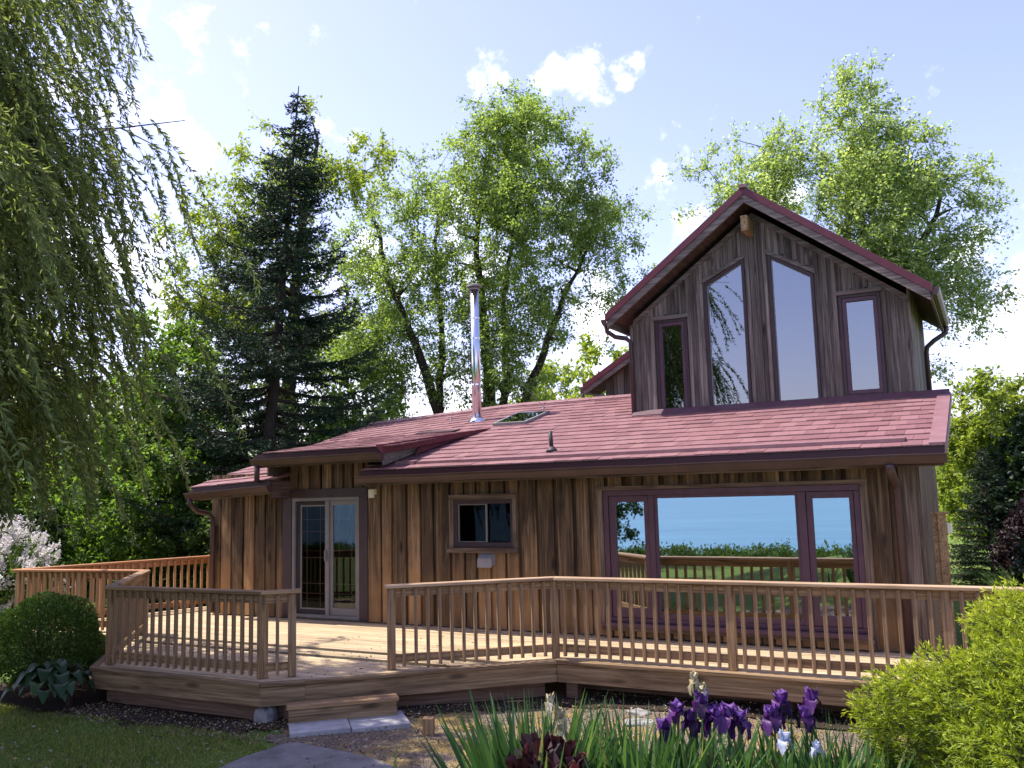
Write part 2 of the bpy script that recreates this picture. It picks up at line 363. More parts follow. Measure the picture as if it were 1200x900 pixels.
M['bright'] = leafmat('bright_green_leaves', [(0, (0.060, 0.124, 0.024)), (.5, (0.120, 0.217, 0.037)), (1, (0.216, 0.329, 0.071))], .5)
M['midgreen'] = leafmat('mid_green_leaves', [(0, (0.045, 0.092, 0.022)), (.5, (0.091, 0.164, 0.040)), (1, (0.160, 0.243, 0.065))], .42)
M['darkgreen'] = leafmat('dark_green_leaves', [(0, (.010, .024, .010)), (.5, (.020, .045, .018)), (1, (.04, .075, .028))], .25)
M['purpleleaf'] = leafmat('dark_purple_leaves', [(0, (0.009, 0.005, 0.007)), (.5, (0.018, 0.008, 0.011)), (1, (0.035, 0.015, 0.020))], .25, tr_gain=(1.3, .8, .9))
M['boxwood'] = leafmat('boxwood_leaves', [(0, (0.039, 0.079, 0.017)), (.5, (0.078, 0.144, 0.026)), (.9, (0.130, 0.222, 0.043)), (1, (0.221, 0.312, 0.072))], .35, .4)
M['hosta'] = leafmat('hosta_leaves', [(0, (.025, .06, .022)), (.6, (.05, .10, .04)), (1, (.09, .15, .07))], .3, .4)
M['iris_leaf'] = leafmat('iris_leaves', [(0, (.028, .072, .026)), (.5, (.055, .125, .042)), (.88, (.095, .185, .06)), (.95, (.16, .23, .08)), (1, (.30, .24, .11))], .38, .4, (1.3, 1.3, .6))
M['iris_petal'] = leafmat('iris_petals', [(0, (0.072, 0.023, 0.120)), (.5, (0.132, 0.052, 0.228)), (1, (0.240, 0.117, 0.372))], .4, .45, (1.440, 1.170, 1.680))
M['iris_fall'] = leafmat('iris_falls', [(0, (.022, .005, .035)), (.6, (.05, .012, .08)), (1, (.10, .03, .15))], .3, .45, (1.2, .8, 1.4))
M['iris_blue'] = leafmat('pale_blue_petals', [(0, (0.336, 0.385, 0.561)), (1, (0.528, 0.574, 0.722))], .4, .5, (0.800, 0.820, 0.892))
M['iris_faded'] = leafmat('withered_petals', [(0, (.36, .30, .17)), (1, (.62, .56, .38))], .3, .7, (1, 1, .9))
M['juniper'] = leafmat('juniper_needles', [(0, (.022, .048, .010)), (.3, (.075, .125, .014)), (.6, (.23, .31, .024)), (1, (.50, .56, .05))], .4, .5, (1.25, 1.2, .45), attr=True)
M['lilac_flower'] = leafmat('lilac_blossom', [(0, (.58, .55, .52)), (.6, (.74, .71, .68)), (1, (.86, .84, .80))], .3, .6, (1, 1, 1))
M['pink_flower'] = leafmat('pink_blossom', [(0, (.42, .22, .36)), (1, (.65, .48, .60))], .3, .6, (1, 1, 1))
M['grass'] = leafmat('grass_blades', [(0, (0.081, 0.127, 0.024)), (.5, (0.149, 0.224, 0.041)), (.78, (0.230, 0.305, 0.066)), (.86, (0.414, 0.356, 0.154)), (1, (.42, .36, .18))], .45, .5, (1.3, 1.3, .5))
M['heuchera'] = leafmat('dark_red_leaves', [(0, (.018, .006, .008)), (.6, (.045, .014, .018)), (1, (.09, .03, .035))], .2, .45, (1.3, .7, .7))

# ------------------------------------------------------------------ the setting
def axis_vals(lo, hi, dense_lo, dense_hi, step, growth=1.35):
    a = list(np.arange(dense_lo, dense_hi + 1e-6, step)); s = step; x = dense_hi
    while x < hi: s *= growth; x += s; a.append(min(x, hi))
    s = step; x = dense_lo
    while x > lo: s *= growth; x -= s; a.insert(0, max(x, lo))
    return np.array(a)
xs = axis_vals(-900, 900, -20, 6, .2); ys = axis_vals(-30, 900, -30, 3, .2)
X, Y = np.meshgrid(xs, ys); V = np.stack([X, Y, zg(X, Y)], -1).reshape(-1, 3)
nx, ny = len(xs), len(ys); i = np.arange(nx - 1)[None] + (np.arange(ny - 1) * nx)[:, None]
tag(np_mesh('lawn', V, np.stack([i, i + 1, i + nx + 1, i + nx], -1).reshape(-1, 4), M['lawn'], smooth=True), kind='structure')
w_ = MB(); w_.quad((-9000, -14000, -6.5), (9000, -14000, -6.5), (9000, -21, -6.5), (-9000, -21, -6.5))
tag(w_.build('lake_water', M['water']), kind='structure')

def ground_patch(name, poly, mat, dz, step=.1, jit=.05, seed=1):
    """a sheet that follows the terrain inside a polygon with a ragged edge"""
    rng = np.random.RandomState(seed); P = np.array(poly, float)
    gx = np.arange(P[:, 0].min(), P[:, 0].max(), step); gy = np.arange(P[:, 1].min(), P[:, 1].max(), step)
    GX, GY = np.meshgrid(gx, gy); jx = np.sin(GX * 5 + GY * 3) * jit + rng.uniform(-jit, jit, GX.shape) * .6; jy = np.cos(GX * 4 - GY * 6) * jit
    ins = inside(GX + jx + step / 2, GY + jy + step / 2, P)
    nx = len(gx); V = []; F = []; idx = -np.ones((len(gy) + 1, nx + 1), int)
    def vid(a, b):
        if idx[a, b] < 0:
            x = P[:, 0].min() + b * step; y = P[:, 1].min() + a * step
            idx[a, b] = len(V); V.append((x, y, zgf(x, y) + dz))
        return idx[a, b]
    for a in range(len(gy)):
        for b in range(nx):
            if ins[a, b]: F.append((vid(a, b), vid(a, b + 1), vid(a + 1, b + 1), vid(a + 1, b)))
    return tag(np_mesh(name, np.array(V), np.array(F), mat, smooth=True), kind='structure')
def inside(x, y, P):
    r = np.zeros(np.shape(x), bool); n = len(P)
    for i in range(n):
        x0, y0 = P[i]; x1, y1 = P[(i + 1) % n]
        c = ((y0 > y) != (y1 > y)); r ^= c & (x < (x1 - x0) * (y - y0) / (y1 - y0 + 1e-12) + x0)
    return r
GRAVEL = [(-6.9, -3.7), (-6.6, -4.55), (-6.32, -4.75), (-6.1, -5.5), (-4.8, -5.9), (-3.2, -6.3), (-.5, -6.2), (2, -6), (2.5, -1.5), (-4, -1.2)]
SOIL = [(-12.0, -1.5), (-12.1, -4.55), (-10.9, -4.75), (-9.4, -4.62), (-8.0, -4.5), (-7.0, -4.5), (-6.6, -4.1), (-5.9, -3.35), (-4.75, -2.2), (-4.3, -2.02), (2.2, -2.0), (2.2, .2), (-12, .2)]
ground_patch('gravel_bed', GRAVEL, M['gravel'], .012, seed=3)
ground_patch('bare_soil_bed', SOIL, M['soil'], .028, seed=4)
rng = np.random.RandomState(11)
def scatter_in(P, n, rng):
    P = np.array(P); x = rng.uniform(P[:, 0].min(), P[:, 0].max(), n * 3); y = rng.uniform(P[:, 1].min(), P[:, 1].max(), n * 3)
    k = inside(x, y, P); return x[k][:n], y[k][:n]
x, y = scatter_in(GRAVEL, 17000, rng); x2, y2 = scatter_in([(-9.8, -4.75), (-9.8, -4.1), (-6.6, -4.0), (-6.6, -4.75)], 2500, rng)
x = np.r_[x, x2]; y = np.r_[y, y2]
p_ = [(-6.38, -5.1), (-6.30, -4.62), (-6.22, -4.54), (-5.95, -4.57), (-5.7, -4.60), (-5.2, -4.70), (-4.85, -4.82), (-4.6, -5.6), (-6.2, -6.0)]
k_ = ~inside(x, y, np.array(p_)) | (rng.uniform(size=len(x)) < .06); x = x[k_]; y = y[k_]; n = len(x)
P = np.stack([x, y, zg(x, y) + .03], 1); D = rng.normal(size=(n, 3)) * (1, 1, .35)
V, F = leaf_arrays(P, D, rng.uniform(.008, .042, n), rng.uniform(.006, .022, n), rng, bend=.25)
tag(np_mesh('gravel_litter', V, F, M['bits']), kind='stuff', label='small stones, chips and yellow catkins littering the ground before the deck')
p_ = [(-6.38, -5.1), (-6.30, -4.62), (-6.22, -4.54), (-5.95, -4.57), (-5.7, -4.60), (-5.2, -4.70), (-4.85, -4.82), (-4.6, -5.6), (-6.2, -6.0)]
b_ = MB(); b_.prism([(a, b, zgf(a, b) - .05) for a, b in p_], (0, 0, .085))
tag(b_.build('path', M['path'], bevel=.012), kind='structure')

# ------------------------------------------------------------------ the cottage
house = empty('cottage', (-6.5, 0, -.45), 'single-storey board-and-batten cottage with red roof and tall glazed gable dormer', 'house')
def H(o):  # parent an object built in world coordinates to the cottage
    o.parent = house; o.location = Vector(o.location) - house.location; return o
rnd = random.Random(5)
def siding(x0, x1, y, zb, zt, openings, seed, wmin=.16, wmax=.24, gap=.055, proud=.042, back=.05):
    """vertical boards standing proud of recessed backing; zb/zt functions of x; openings: (x0,x1,zb0,ztl,ztr)"""
    rr = random.Random(seed); B = MB(); x = x0
    def strip(a, b, y0, y1):
        cuts = {a, b}
        for o in openings:
            for q in o[:2]:
                if a + .004 < q < b - .004: cuts.add(q)
        cuts = sorted(cuts)
        for p, q in zip(cuts, cuts[1:]):
            iv = [((zb(p), zb(q)), (zt(p), zt(q)))]
            for o in openings:
                if p >= o[0] - .005 and q <= o[1] + .005:
                    f = lambda t: o[3] + (o[4] - o[3]) * (t - o[0]) / (o[1] - o[0])
                    new = []
                    for lo, hi in iv:
                        if o[2] > lo[0] + .01: new.append((lo, (min(o[2], hi[0]), min(o[2], hi[1]))))
                        if f((p + q) / 2) < (hi[0] + hi[1]) / 2 - .01: new.append(((f(p), f(q)), hi))
                    iv = new
            for lo, hi in iv:
                if min(hi[0] - lo[0], hi[1] - lo[1]) < .005: continue
                B.hexa([(p, y0, lo[0]), (q, y0, lo[1]), (q, y1, lo[1]), (p, y1, lo[0]), (p, y0, hi[0]), (q, y0, hi[1]), (q, y1, hi[1]), (p, y1, hi[0])])
    while x < x1 - .02:
        w = rr.uniform(wmin, wmax); e = min(x + w, x1); d = rr.uniform(-.004, .004)
        strip(x, e, y - proud + d, y + .012)
        g = min(e + gap * rr.uniform(.7, 1.3), x1)
        if g > e + .003: strip(e, g, y + .012, y + .012 + back)
        x = g
    return B
con = lambda v: (lambda x: v)
OPEN = [(-4.756, -1.424, .13, 1.966, 1.966), (-10.591, -8.812, -.2, 2.12, 2.12), (-7.19, -6.18, 1.19, 1.88, 1.88)]
H(siding(-8.81, -.80, 0, con(.02), con(2.46), OPEN, 2).build('front_wall', M['siding']))
H(siding(-12.27, -10.59, 0, con(.02), con(2.42), OPEN, 8, wmin=.2, wmax=.235, gap=.045).build('front_wall', M['siding']))
H(siding(-10.44, -8.81, 0, con(2.12), con(2.75), [], 9, wmin=.13, wmax=.2).build('over_door_wall', M['siding']))
zr_s = lambda y: 2.375 + .27 * (y + .5) - .06
# side walls, rear wall, the closed dark room behind the windows
B = MB(); B.box(-.80, -.76, .03, 2.58, -.3, 2.45); B.prism([(-.80, .03, 2.452), (-.80, 2.58, 2.452), (-.80, 2.58, zr_s(2.58)), (-.80, .03, zr_s(.03))], (.04, 0, 0)); B.box(-.90, -.86, 2.6, 5.6, -.3, 2.99); B.box(-2.2, -2.16, 5.6, 9.4, -.3, 2.9); B.box(-.86, -.762, 2.59, 2.63, -.3, 3.1); H(B.build('side_wall', M['siding']))
B = MB(); B.box(-12.30, -12.26, .03, 9.4, -.3, 2.4); H(B.build('side_wall', M['siding']))
B = MB(); B.box(-12.26, -2.2, 9.36, 9.4, -.3, 2.6); H(B.build('rear_wall', M['siding']))
B = MB()
B.box(-12.2, -.82, .1, 4.3, -.06, -.02); B.box(-12.2, -.92, 4.2, 4.3, -.02, 2.9)
B.box(-7.9, -7.8, .1, 4.19, -.02, 2.118); B.box(-8.75, -8.68, .1, 4.19, -.02, 2.118); B.box(-5.0, -4.92, .1, 4.19, -.02, 2.118)
B.box(-12.2, -.82, .1, 4.2, 2.12, 2.16)
H(B.build('interior', M['interior']))
B = MB(); B.box(-.98, -.80, -.05, -.012, .0, 2.3); B.box(-.80, -.755, -.03, .10, -.2, 2.3); H(B.build('corner_board', M['trim_wood_v']))
B = MB(); B.box(-12.28, -.77, .05, .12, -.42, .02); H(B.build('foundation', M['concrete']))

# ---- main roof: courses of pressed tiles
def dz(x): return -.17 * max(0., min(1., (-8.6 - x) / 3.7))
SL = .27
def zr(x, y): return 2.375 + SL * (y + .5) + dz(x)
def tiles(x0, x1, y0f, y1, zf, seed, course=.29, tw=.22, thick=.013, skip=None):
    rr = random.Random(seed); B = MB(); y = min(y0f(x0), y0f(x1)); k = 0
    while y < y1:
        x = x0 - (k % 2) * tw * .5; ye = min(y + course, y1)
        while x < x1:
            a = max(x, x0) + .0015; b = min(x + tw, x1) - .0015; x += tw
            if b - a < .02: continue
            ys_ = y
            if skip and skip((a + b) / 2, y + course / 2): continue
            j = rr.uniform(0, .008); t = thick + rr.uniform(-.004, .006)
            za = lambda q, yy: zf(q, yy)
            lo = [(a, ys_ - j, za(a, ys_) - .004), (b, ys_ - j, za(b, ys_) - .004), (b, ye, za(b, ye) - .012), (a, ye, za(a, ye) - .012)]
            hi = [(a, ys_ - j, za(a, ys_) + t), (b, ys_ - j, za(b, ys_) + t), (b, ye + .012, za(b, ye) + .003), (a, ye + .012, za(a, ye) + .003)]
            B.hexa(lo + hi)
        y = ye; k += 1
    return B
RY = 4.65
def skip_main(x, y):
    if -10.42 < x < -8.62 and y < .05: return True
    if -5.15 < x and y > 2.72: return True
    return False
xl = -12.33
roof = H(tiles(xl, -.445, con(-.5), RY, zr, 3, skip=skip_main).build('roof', M['roof']))
def RP(o): o.parent = roof; return o     # a part of the roof (roof mesh sits at the cottage's origin)
B = MB()   # deck under the tiles, and the rear slope
for (a, b, ya, yb_) in ((xl + .02, -10.44, -.48, RY), (-10.44, -8.6, .06, RY), (-8.6, -5.1, -.48, RY), (-5.1, -.46, -.48, 2.62)):
    RY_, RY = RY, yb_
    B.hexa([(a, ya, zr(a, ya) - .05), (b, ya, zr(b, ya) - .05), (b, RY, zr(b, RY) - .05), (a, RY, zr(a, RY) - .05),
            (a, ya, zr(a, ya) - .015), (b, ya, zr(b, ya) - .015), (b, RY, zr(b, RY) - .015), (a, RY, zr(a, RY) - .015)])
    RY = RY_
B.hexa([(xl, RY, zr(xl, RY) - .05), (-2.1, RY, zr(-1, RY) - .05), (-2.1, 9.9, 2.35), (xl, 9.9, 2.2), (xl, RY, zr(xl, RY) + .01), (-2.1, RY, zr(-1, RY) + .01), (-2.1, 9.9, 2.41), (xl, 9.9, 2.26)])
RP(B.build('roof_sheathing', M['soffit']))
# ridge cap and right rake strip
B = MB()
for k in range(24):
    a = xl + k * (11.885 / 24); b = a + 11.885 / 24 + .02
    if a > -5.6: break
    B.hexa([(a, RY - .12, zr(a, RY - .12) + .012), (b, RY - .12, zr(b, RY - .12) + .012), (b, RY + .02, zr(b, RY) + .035), (a, RY + .02, zr(a, RY) + .035),
            (a, RY - .12, zr(a, RY - .12) + .03), (b, RY - .12, zr(b, RY - .12) + .03), (b, RY + .02, zr(b, RY) + .06), (a, RY + .02, zr(a, RY) + .06)])
RP(B.build('ridge_cap', M['ridge']))
B = MB()
a, b = -.60, -.43
B.hexa([(a, -.5, zr(-1, -.5) + .015), (b, -.5, zr(-1, -.5) + .015), (b, 2.62, zr(-1, 2.62) + .015), (a, 2.62, zr(-1, 2.62) + .015), (a, -.5, zr(-1, -.5) + .032), (b, -.5, zr(-1, -.5) + .032), (b, 2.62, zr(-1, 2.62) + .032), (a, 2.62, zr(-1, 2.62) + .032)])
B.hexa([(-.44, -.5, zr(-1, -.5) - .1), (-.42, -.5, zr(-1, -.5) - .1), (-.42, 2.62, zr(-1, 2.62) - .1), (-.44, 2.62, zr(-1, 2.62) - .1), (-.44, -.5, zr(-1, -.5) + .014), (-.42, -.5, zr(-1, -.5) + .014), (-.42, 2.62, zr(-1, 2.62) + .014), (-.44, 2.62, zr(-1, 2.62) + .014)])
RP(B.build('rake_trim', M['ridge']))
# snow strip above the eave
def strip(x0, x1, y0, y1, h0, h1):
    B.hexa([(x0, y0, zr(x0, y0) + .008), (x1, y0, zr(x1, y0) + .008), (x1, y1, zr(x1, y1) + .008), (x0, y1, zr(x0, y1) + .008),
            (x0, y0, zr(x0, y0) + h0), (x1, y0, zr(x1, y0) + h0), (x1, y1, zr(x1, y1) + h1), (x0, y1, zr(x0, y1) + h1)])
B = MB(); strip(-6.95, -.86, -.30, -.13, .05, .03); strip(-8.1, -7.75, -.28, -.13, .06, .04); strip(-7.7, -6.98, -.27, -.14, .045, .03)
RP(B.build('eave_strip', M['ridge']))
# drip edge, gutter, fascia of the main eave
def eave(x0, x1, y, ztop, gname='gutter', mat='gutter', fascia=True, wood_to=None, drop0=0., drop1=0.):
    B = MB(); B.hexa([(x0, y + .01, ztop + drop0 - .10), (x1, y + .01, ztop + drop1 - .10), (x1, y + .03, ztop + drop1 - .10), (x0, y + .03, ztop + drop0 - .10),
                      (x0, y + .01, ztop + drop0 - .012), (x1, y + .01, ztop + drop1 - .012), (x1, y + .03, ztop + drop1 - .012), (x0, y + .03, ztop + drop0 - .012)])
    RP(B.build('drip_edge', M['drip']))
    # gutter: open trough with a rolled lip and an ogee face
    prof = [(0.0, -.20), (-.055, -.20), (-.075, -.16), (-.095, -.125), (-.10, -.095), (-.112, -.09), (-.112, -.102), (-.088, -.112), (-.068, -.155), (-.05, -.188), (-.008, -.188), (0, -.10)]
    G = MB(); n = 14
    for k in range(n):
        a = x0 - .02 + (x1 - x0 + .04) * k / n; b = x0 - .02 + (x1 - x0 + .04) * (k + 1) / n
        da = drop0 + (drop1 - drop0) * k / n; db = drop0 + (drop1 - drop0) * (k + 1) / n
        q = len(G.v)
        wa = math.sin(k * 2.1) * .004; wb = math.sin((k + 1) * 2.1) * .004
        for (x, d, w) in ((a, da, wa), (b, db, wb)):
            for py, pz in prof: G.v.append((x, y + py, ztop + d + pz + w))
        m_ = len(prof)
        for i in range(m_): j = (i + 1) % m_; G.f.append((q + i, q + j, q + m_ + j, q + m_ + i))
    q = len(G.v); poly = [(x0 - .02, y + py, ztop + drop0 + pz + 0.) for py, pz in prof[:5]] + [(x0 - .02, y, ztop + drop0 - .10)]
    G.v += poly; G.f.append(tuple(range(q, q + len(poly))))
    q = len(G.v); poly = [(x1 + .02, y + py, ztop + drop1 + pz + math.sin(n * 2.1) * .004) for py, pz in prof[:5]] + [(x1 + .02, y, ztop + drop1 - .10)]
    G.v += poly; G.f.append(tuple(range(q + len(poly) - 1, q - 1, -1)))
    H(G.build(gname, M[mat]))
    F_ = MB(); F_.hexa([(x0 + .04, y + .035, ztop + drop0 - .232), (x1 - .02, y + .035, ztop + drop1 - .232), (x1 - .02, y + .06, ztop + drop1 - .232), (x0 + .04, y + .06, ztop + drop0 - .232),
                        (x0 + .04, y + .035, ztop + drop0 - .03), (x1 - .02, y + .035, ztop + drop1 - .03), (x1 - .02, y + .06, ztop + drop1 - .03), (x0 + .04, y + .06, ztop + drop0 - .03)])
    H(F_.build('fascia_board', M['trim_wood']))
eave(-8.62, -.445, -.5, 2.375)
eave(-12.34, -10.46, -.5, 2.375 - .172, drop0=0., drop1=.085)
# rafter tails under the main eave
for k in range(14):
    x = -8.45 + k * .6; B = MB()
    B.hexa([(x, -.43, zr(x, -.43) - .17), (x + .045, -.43, zr(x, -.43) - .17), (x + .045, .06, zr(x, .06) - .17), (x, .06, zr(x, .06) - .17),
            (x, -.43, zr(x, -.43) - .055), (x + .045, -.43, zr(x, -.43) - .055), (x + .045, .06, zr(x, .06) - .055), (x, .06, zr(x, .06) - .055)])
    H(B.build('rafter_tail', M['soffit']))
# end of the low wing roof beside the door
B = MB(); B.box(-10.47, -10.44, -.46, .0, 1.99, 2.27); H(B.build('wing_end_board', M['soffit']))
# ---- shed roof over the glass door
zs = lambda x, y: 2.73 + .137 * (y + .5)
B = tiles(-10.63, -8.0, con(-.5), 2.1, zs, 6, course=.36, tw=.24)
shed = H(B.build('porch_roof', M['roof']))
B = MB()
B.hexa([(-10.61, -.48, zs(0, -.48) - .06), (-8.19, -.48, zs(0, -.48) - .06), (-7.9, 2.2, zs(0, 2.2) - .06), (-10.61, 2.2, zs(0, 2.2) - .06), (-10.61, -.48, zs(0, -.48) - .014), (-8.19, -.48, zs(0, -.48) - .014), (-7.9, 2.2, zs(0, 2.2) - .014), (-10.61, 2.2, zs(0, 2.2) - .014)])
o = B.build('roof_sheathing', M['soffit']); o.parent = shed
B = MB()   # right rake cap, in overlapping lengths
for k in range(10):
    t0, t1 = k / 10, (k + 1.06) / 10
    xa = -8.18 + .34 * t0; xb = -8.18 + .34 * min(t1, 1); ya = -.52 + 2.75 * t0; yb = -.52 + 2.75 * min(t1, 1)
    hgt = .11 * (1 - .75 * t0)
    B.hexa([(xa - .10, ya, zs(0, ya) - .0), (xa + .02, ya, zs(0, ya) - hgt), (xb + .02, yb, zs(0, yb) - hgt * .95), (xb - .10, yb, zs(0, yb) - .0),
            (xa - .10, ya, zs(0, ya) + .03), (xa + .025, ya, zs(0, ya) + .034), (xb + .025, yb, zs(0, yb) + .03), (xb - .10, yb, zs(0, yb) + .026)])
o = B.build('rake_cap', M['maroon']); o.parent = shed
B = MB()   # cheek board and flashing between the two roofs
B.prism([(-8.19, -.45, zr(0, -.45) + .05), (-8.19, .55, zr(0, .55) + .03), (-8.12, .55, zs(0, .55) - .09), (-8.19, -.45, zs(0, -.45) - .09)], (-.03, 0, 0))
o = B.build('cheek_board', M['rake_wood']); o.parent = shed
B = MB()
B.prism([(-8.14, .30, zr(0, .30) + .02), (-7.86, 2.0, zr(0, 2.0) + .02), (-7.90, 2.0, zs(0, 2.0)), (-8.14, .45, zs(0, .45) - .09)], (.02, 0, 0.01))
o = B.build('flashing', M['maroon']); o.parent = shed
B = MB(); B.hexa([(-9.3, 2.02, zs(0, 2.02) + .02), (-8.5, 2.02, zs(0, 2.02) + .02), (-8.5, 2.3, zs(0, 2.3) + .02), (-9.3, 2.3, zs(0, 2.3) + .02), (-9.3, 2.02, zs(0, 2.02) + .035), (-8.5, 2.02, zs(0, 2.02) + .035), (-8.5, 2.3, zs(0, 2.3) + .05), (-9.3, 2.3, zs(0, 2.3) + .05)])
o = B.build('seam_flashing', M['gutter_dark']); o.parent = shed
eave(-10.80, -8.2, -.5, 2.73, drop0=-.005, drop1=.0)
B = MB(); B.box(-10.62, -10.58, -.4, .4, 2.35, 2.68); H(B.build('porch_end_board', M['trim_wood_v']))

# downspouts
def pipe(name, pts, r, mat, n=8): 
    B = MB(); B.tube(pts, r, n); return H(B.build(name, mat, smooth=True))
pipe('downspout', [(-10.72, -.53, 2.55), (-10.72, -.53, 2.25)], .045, M['gutter_dark'])
pipe('downspout', [(-12.28, -.53, 2.02), (-12.28, -.53, 1.93), (-12.26, -.40, 1.80), (-12.22, -.16, 1.74), (-12.2, -.09, 1.66), (-12.2, -.08, 1.5), (-12.2, -.08, .05)], .045, M['gutter_dark'])
pipe('downspout', [(-1.02, -.545, 2.178), (-1.02, -.53, 2.13), (-1.01, -.36, 2.02), (-1.0, -.14, 1.95), (-1.0, -.09, 1.88), (-1.0, -.085, .04)], .05, M['gutter_dark'])

# ---- chimney, guy wires, skylight, vent pipe (on the roof)
cx, cy_ = -8.623, 3.121; cz = zr(cx, cy_)
B = MB(); B.tube([(cx, cy_, cz - .1), (cx, cy_, 5.93)], .088, 24); ch = RP(B.build('chimney', M['steel'], smooth=True))
for p in ch.data.polygons: p.use_smooth = len(p.vertices) == 4
for zz in (4.05, 4.95, 5.35):
    B = MB(); B.tube([(cx, cy_, zz), (cx, cy_, zz + .03)], .0915, 24); o = B.build('joint_band', M['steel'], smooth=False); o.parent = ch
B = MB(); B.tube([(cx, cy_, cz - .04), (cx, cy_, cz + .03), (cx, cy_, cz + .085)], [.19, .15, .095], 24); o = B.build('storm_collar', M['steel'], smooth=True); o.parent = ch
B = MB(); B.tube([(cx, cy_, 5.93), (cx, cy_, 5.96)], .10, 24); B.tube([(cx, cy_, 5.99), (cx, cy_, 6.02), (cx, cy_, 6.05)], [.155, .15, .06], 24); B.tube([(cx, cy_, 5.95), (cx, cy_, 6.0)], .075, 16)
o = B.build('chimney_cap', M['hood'], smooth=False); o.parent = ch
for e in ((-7.62, 4.0), (-9.6, 3.75)):
    B = MB(); B.tube([(cx, cy_, 5.05), (e[0], e[1], zr(*e) + .04)], .0045, 5); B.tube([(e[0], e[1], zr(*e)), (e[0], e[1], zr(*e) + .06)], [.035, .012], 6)
    o = B.build('guy_wire', M['wire']); o.parent = ch
sk = [(-7.90, 2.46), (-7.22, 2.44), (-7.19, 3.40), (-7.93, 3.50)]
B = MB(); out = [(a, b, zr(a, b) + .0) for a, b in sk]
inn = [(a * .9 + -7.56 * .1, b * .92 + 2.95 * .08, zr(a * .9 - .756, b * .92 + .236)) for a, b in sk]
B.ring(out, inn, (0, -.015, .06)); skl = RP(B.build('skylight', M['hood']))
B = MB(); B.prism([(q[0], q[1] - .012, q[2] + .045) for q in inn], (0, 0, .006)); o = B.build('pane', M['glass_up'], skl)
B = MB(); B.tube([(-5.62, .17, zr(-5.6, .17) - .02), (-5.64, .17, 2.85)], .03, 14); B.tube([(-5.62, .17, zr(-5.6, .17) - .01), (-5.62, .17, zr(-5.6, .17) + .03), (-5.62, .17, zr(-5.6, .17) + .07)], [.10, .07, .036], 14)
RP(B.build('vent_pipe', M['lead'], smooth=True))

# ---- dormer
YD = 2.6; YF = 2.1; APX = -3.08; APZ = 6.63
SLL = .735; SLR = .75
def ztop(x): return (APZ - SLL * (APX - x) if x < APX else APZ - SLR * (x - APX))
LX, RX = -5.47, -.54
DW = [(-4.785, -4.237, 3.19, 4.775, 4.775), (-3.92, -3.245, 3.225, 5.295, 5.64), (-2.87, -2.19, 3.23, 5.65, 5.215), (-1.855, -1.262, 3.262, 4.825, 4.82)]
H(siding(-5.25, -.90, YD, lambda x: 2.9, lambda x: ztop(x) - .30, DW, 21, wmin=.15, wmax=.26, gap=.012, proud=.0, back=.02).build('gable_wall', M['gable_siding']))
B = MB(); rr = random.Random(4)    # battens of the gable
xb = -5.235
def gable_spans(x):
    lo, hi = 3.17, ztop(x) - .31; sp = [(lo, hi)]
    for o in DW:
        if o[0] - .12 < x < o[1] + .08:
            t = o[3] + (o[4] - o[3]) * max(0, min(1, (x - o[0]) / (o[1] - o[0])))
            sp = [(t + .09, hi)]
    return sp
for xb in (-5.235, -5.02, -4.90, -4.62, -4.42, -4.05, -3.77, -3.58, -3.40, -3.08, -2.95, -2.66, -2.47, -2.30, -2.05, -1.70, -1.48, -1.12, -.96):
    for lo, hi in gable_spans(xb):
        if hi - lo > .05: B.box(xb, xb + .052, YD - .03, YD - .001, lo, hi - (.03 if xb < APX else .045))
for o in DW:   # battens that flank each opening
    for x in (o[0] - .075, o[1] + .02):
        B.box(x, x + .055, YD - .036, YD - .001, 3.17, min(ztop(x), ztop(x + .055)) - .33)
H(B.build('gable_battens', M['gable_siding']))
def dpoly(o, ins=0., y=YD):
    x0, x1, zb, zl, zr_ = o; s = (zr_ - zl) / (x1 - x0)
    f = lambda x: zl + s * (x - x0)
    return [(x0 + ins, y, zb + ins), (x1 - ins, y, zb + ins), (x1 - ins, y, f(x1 - ins) - ins * (1 + abs(s) * .3)), (x0 + ins, y, f(x0 + ins) - ins * (1 + abs(s) * .3))]
for k, o in enumerate(DW):
    wide = k in (0, 3)
    B = MB(); B.ring(dpoly(o, .0, YD - .03), dpoly(o, .045, YD - .03), (0, .10, 0))
    win = H(B.build('gable_window', M['darkframe'], bevel=.004))
    if wide:
        B = MB(); B.ring(dpoly(o, .047, YD - .018), dpoly(o, .105, YD - .018), (0, .06, 0)); B.build('sash', M['mauve'], win, bevel=.004)
        B = MB(); B.prism(dpoly(o, .10, YD + .02), (0, .008, 0)); B.build('pane', M['glass_up'], win)
    else:
        B = MB(); B.ring(dpoly(o, .046, YD + .0), dpoly(o, .058, YD + .0), (0, .02, 0)); B.build('glazing_bead', M['hood'], win)
        B = MB(); B.prism(dpoly(o, .045, YD + .02), (0, .008, 0)); B.build('pane', M['glass_up'], win)
    p = dpoly(o, 0, YD - .05); B = MB(); q3, q2 = p[3], p[2]   # head board
    B.hexa([(q3[0] - .03, YD - .055, q3[2] + .004), (q2[0] + .03, YD - .055, q2[2] + .004), (q2[0] + .03, YD - .001, q2[2] + .004), (q3[0] - .03, YD - .001, q3[2] + .004),
            (q3[0] - .03, YD - .055, q3[2] + .065), (q2[0] + .03, YD - .055, q2[2] + .065), (q2[0] + .03, YD - .001, q2[2] + .065), (q3[0] - .03, YD - .001, q3[2] + .065)])
    B.build('head_board', M['rake_wood'], win)
B = MB(); B.box(-5.2, -.92, 2.75, 4.6, 3.3, 3.32); B.prism([(-5.2, 4.55, 3.3), (-.92, 4.55, 3.3), (-.92, 4.55, ztop(-.92) - .16), (APX, 4.55, APZ - .16), (-5.2, 4.55, ztop(-5.2) - .16)], (0, .05, 0)); H(B.build('loft_interior', M['interior']))
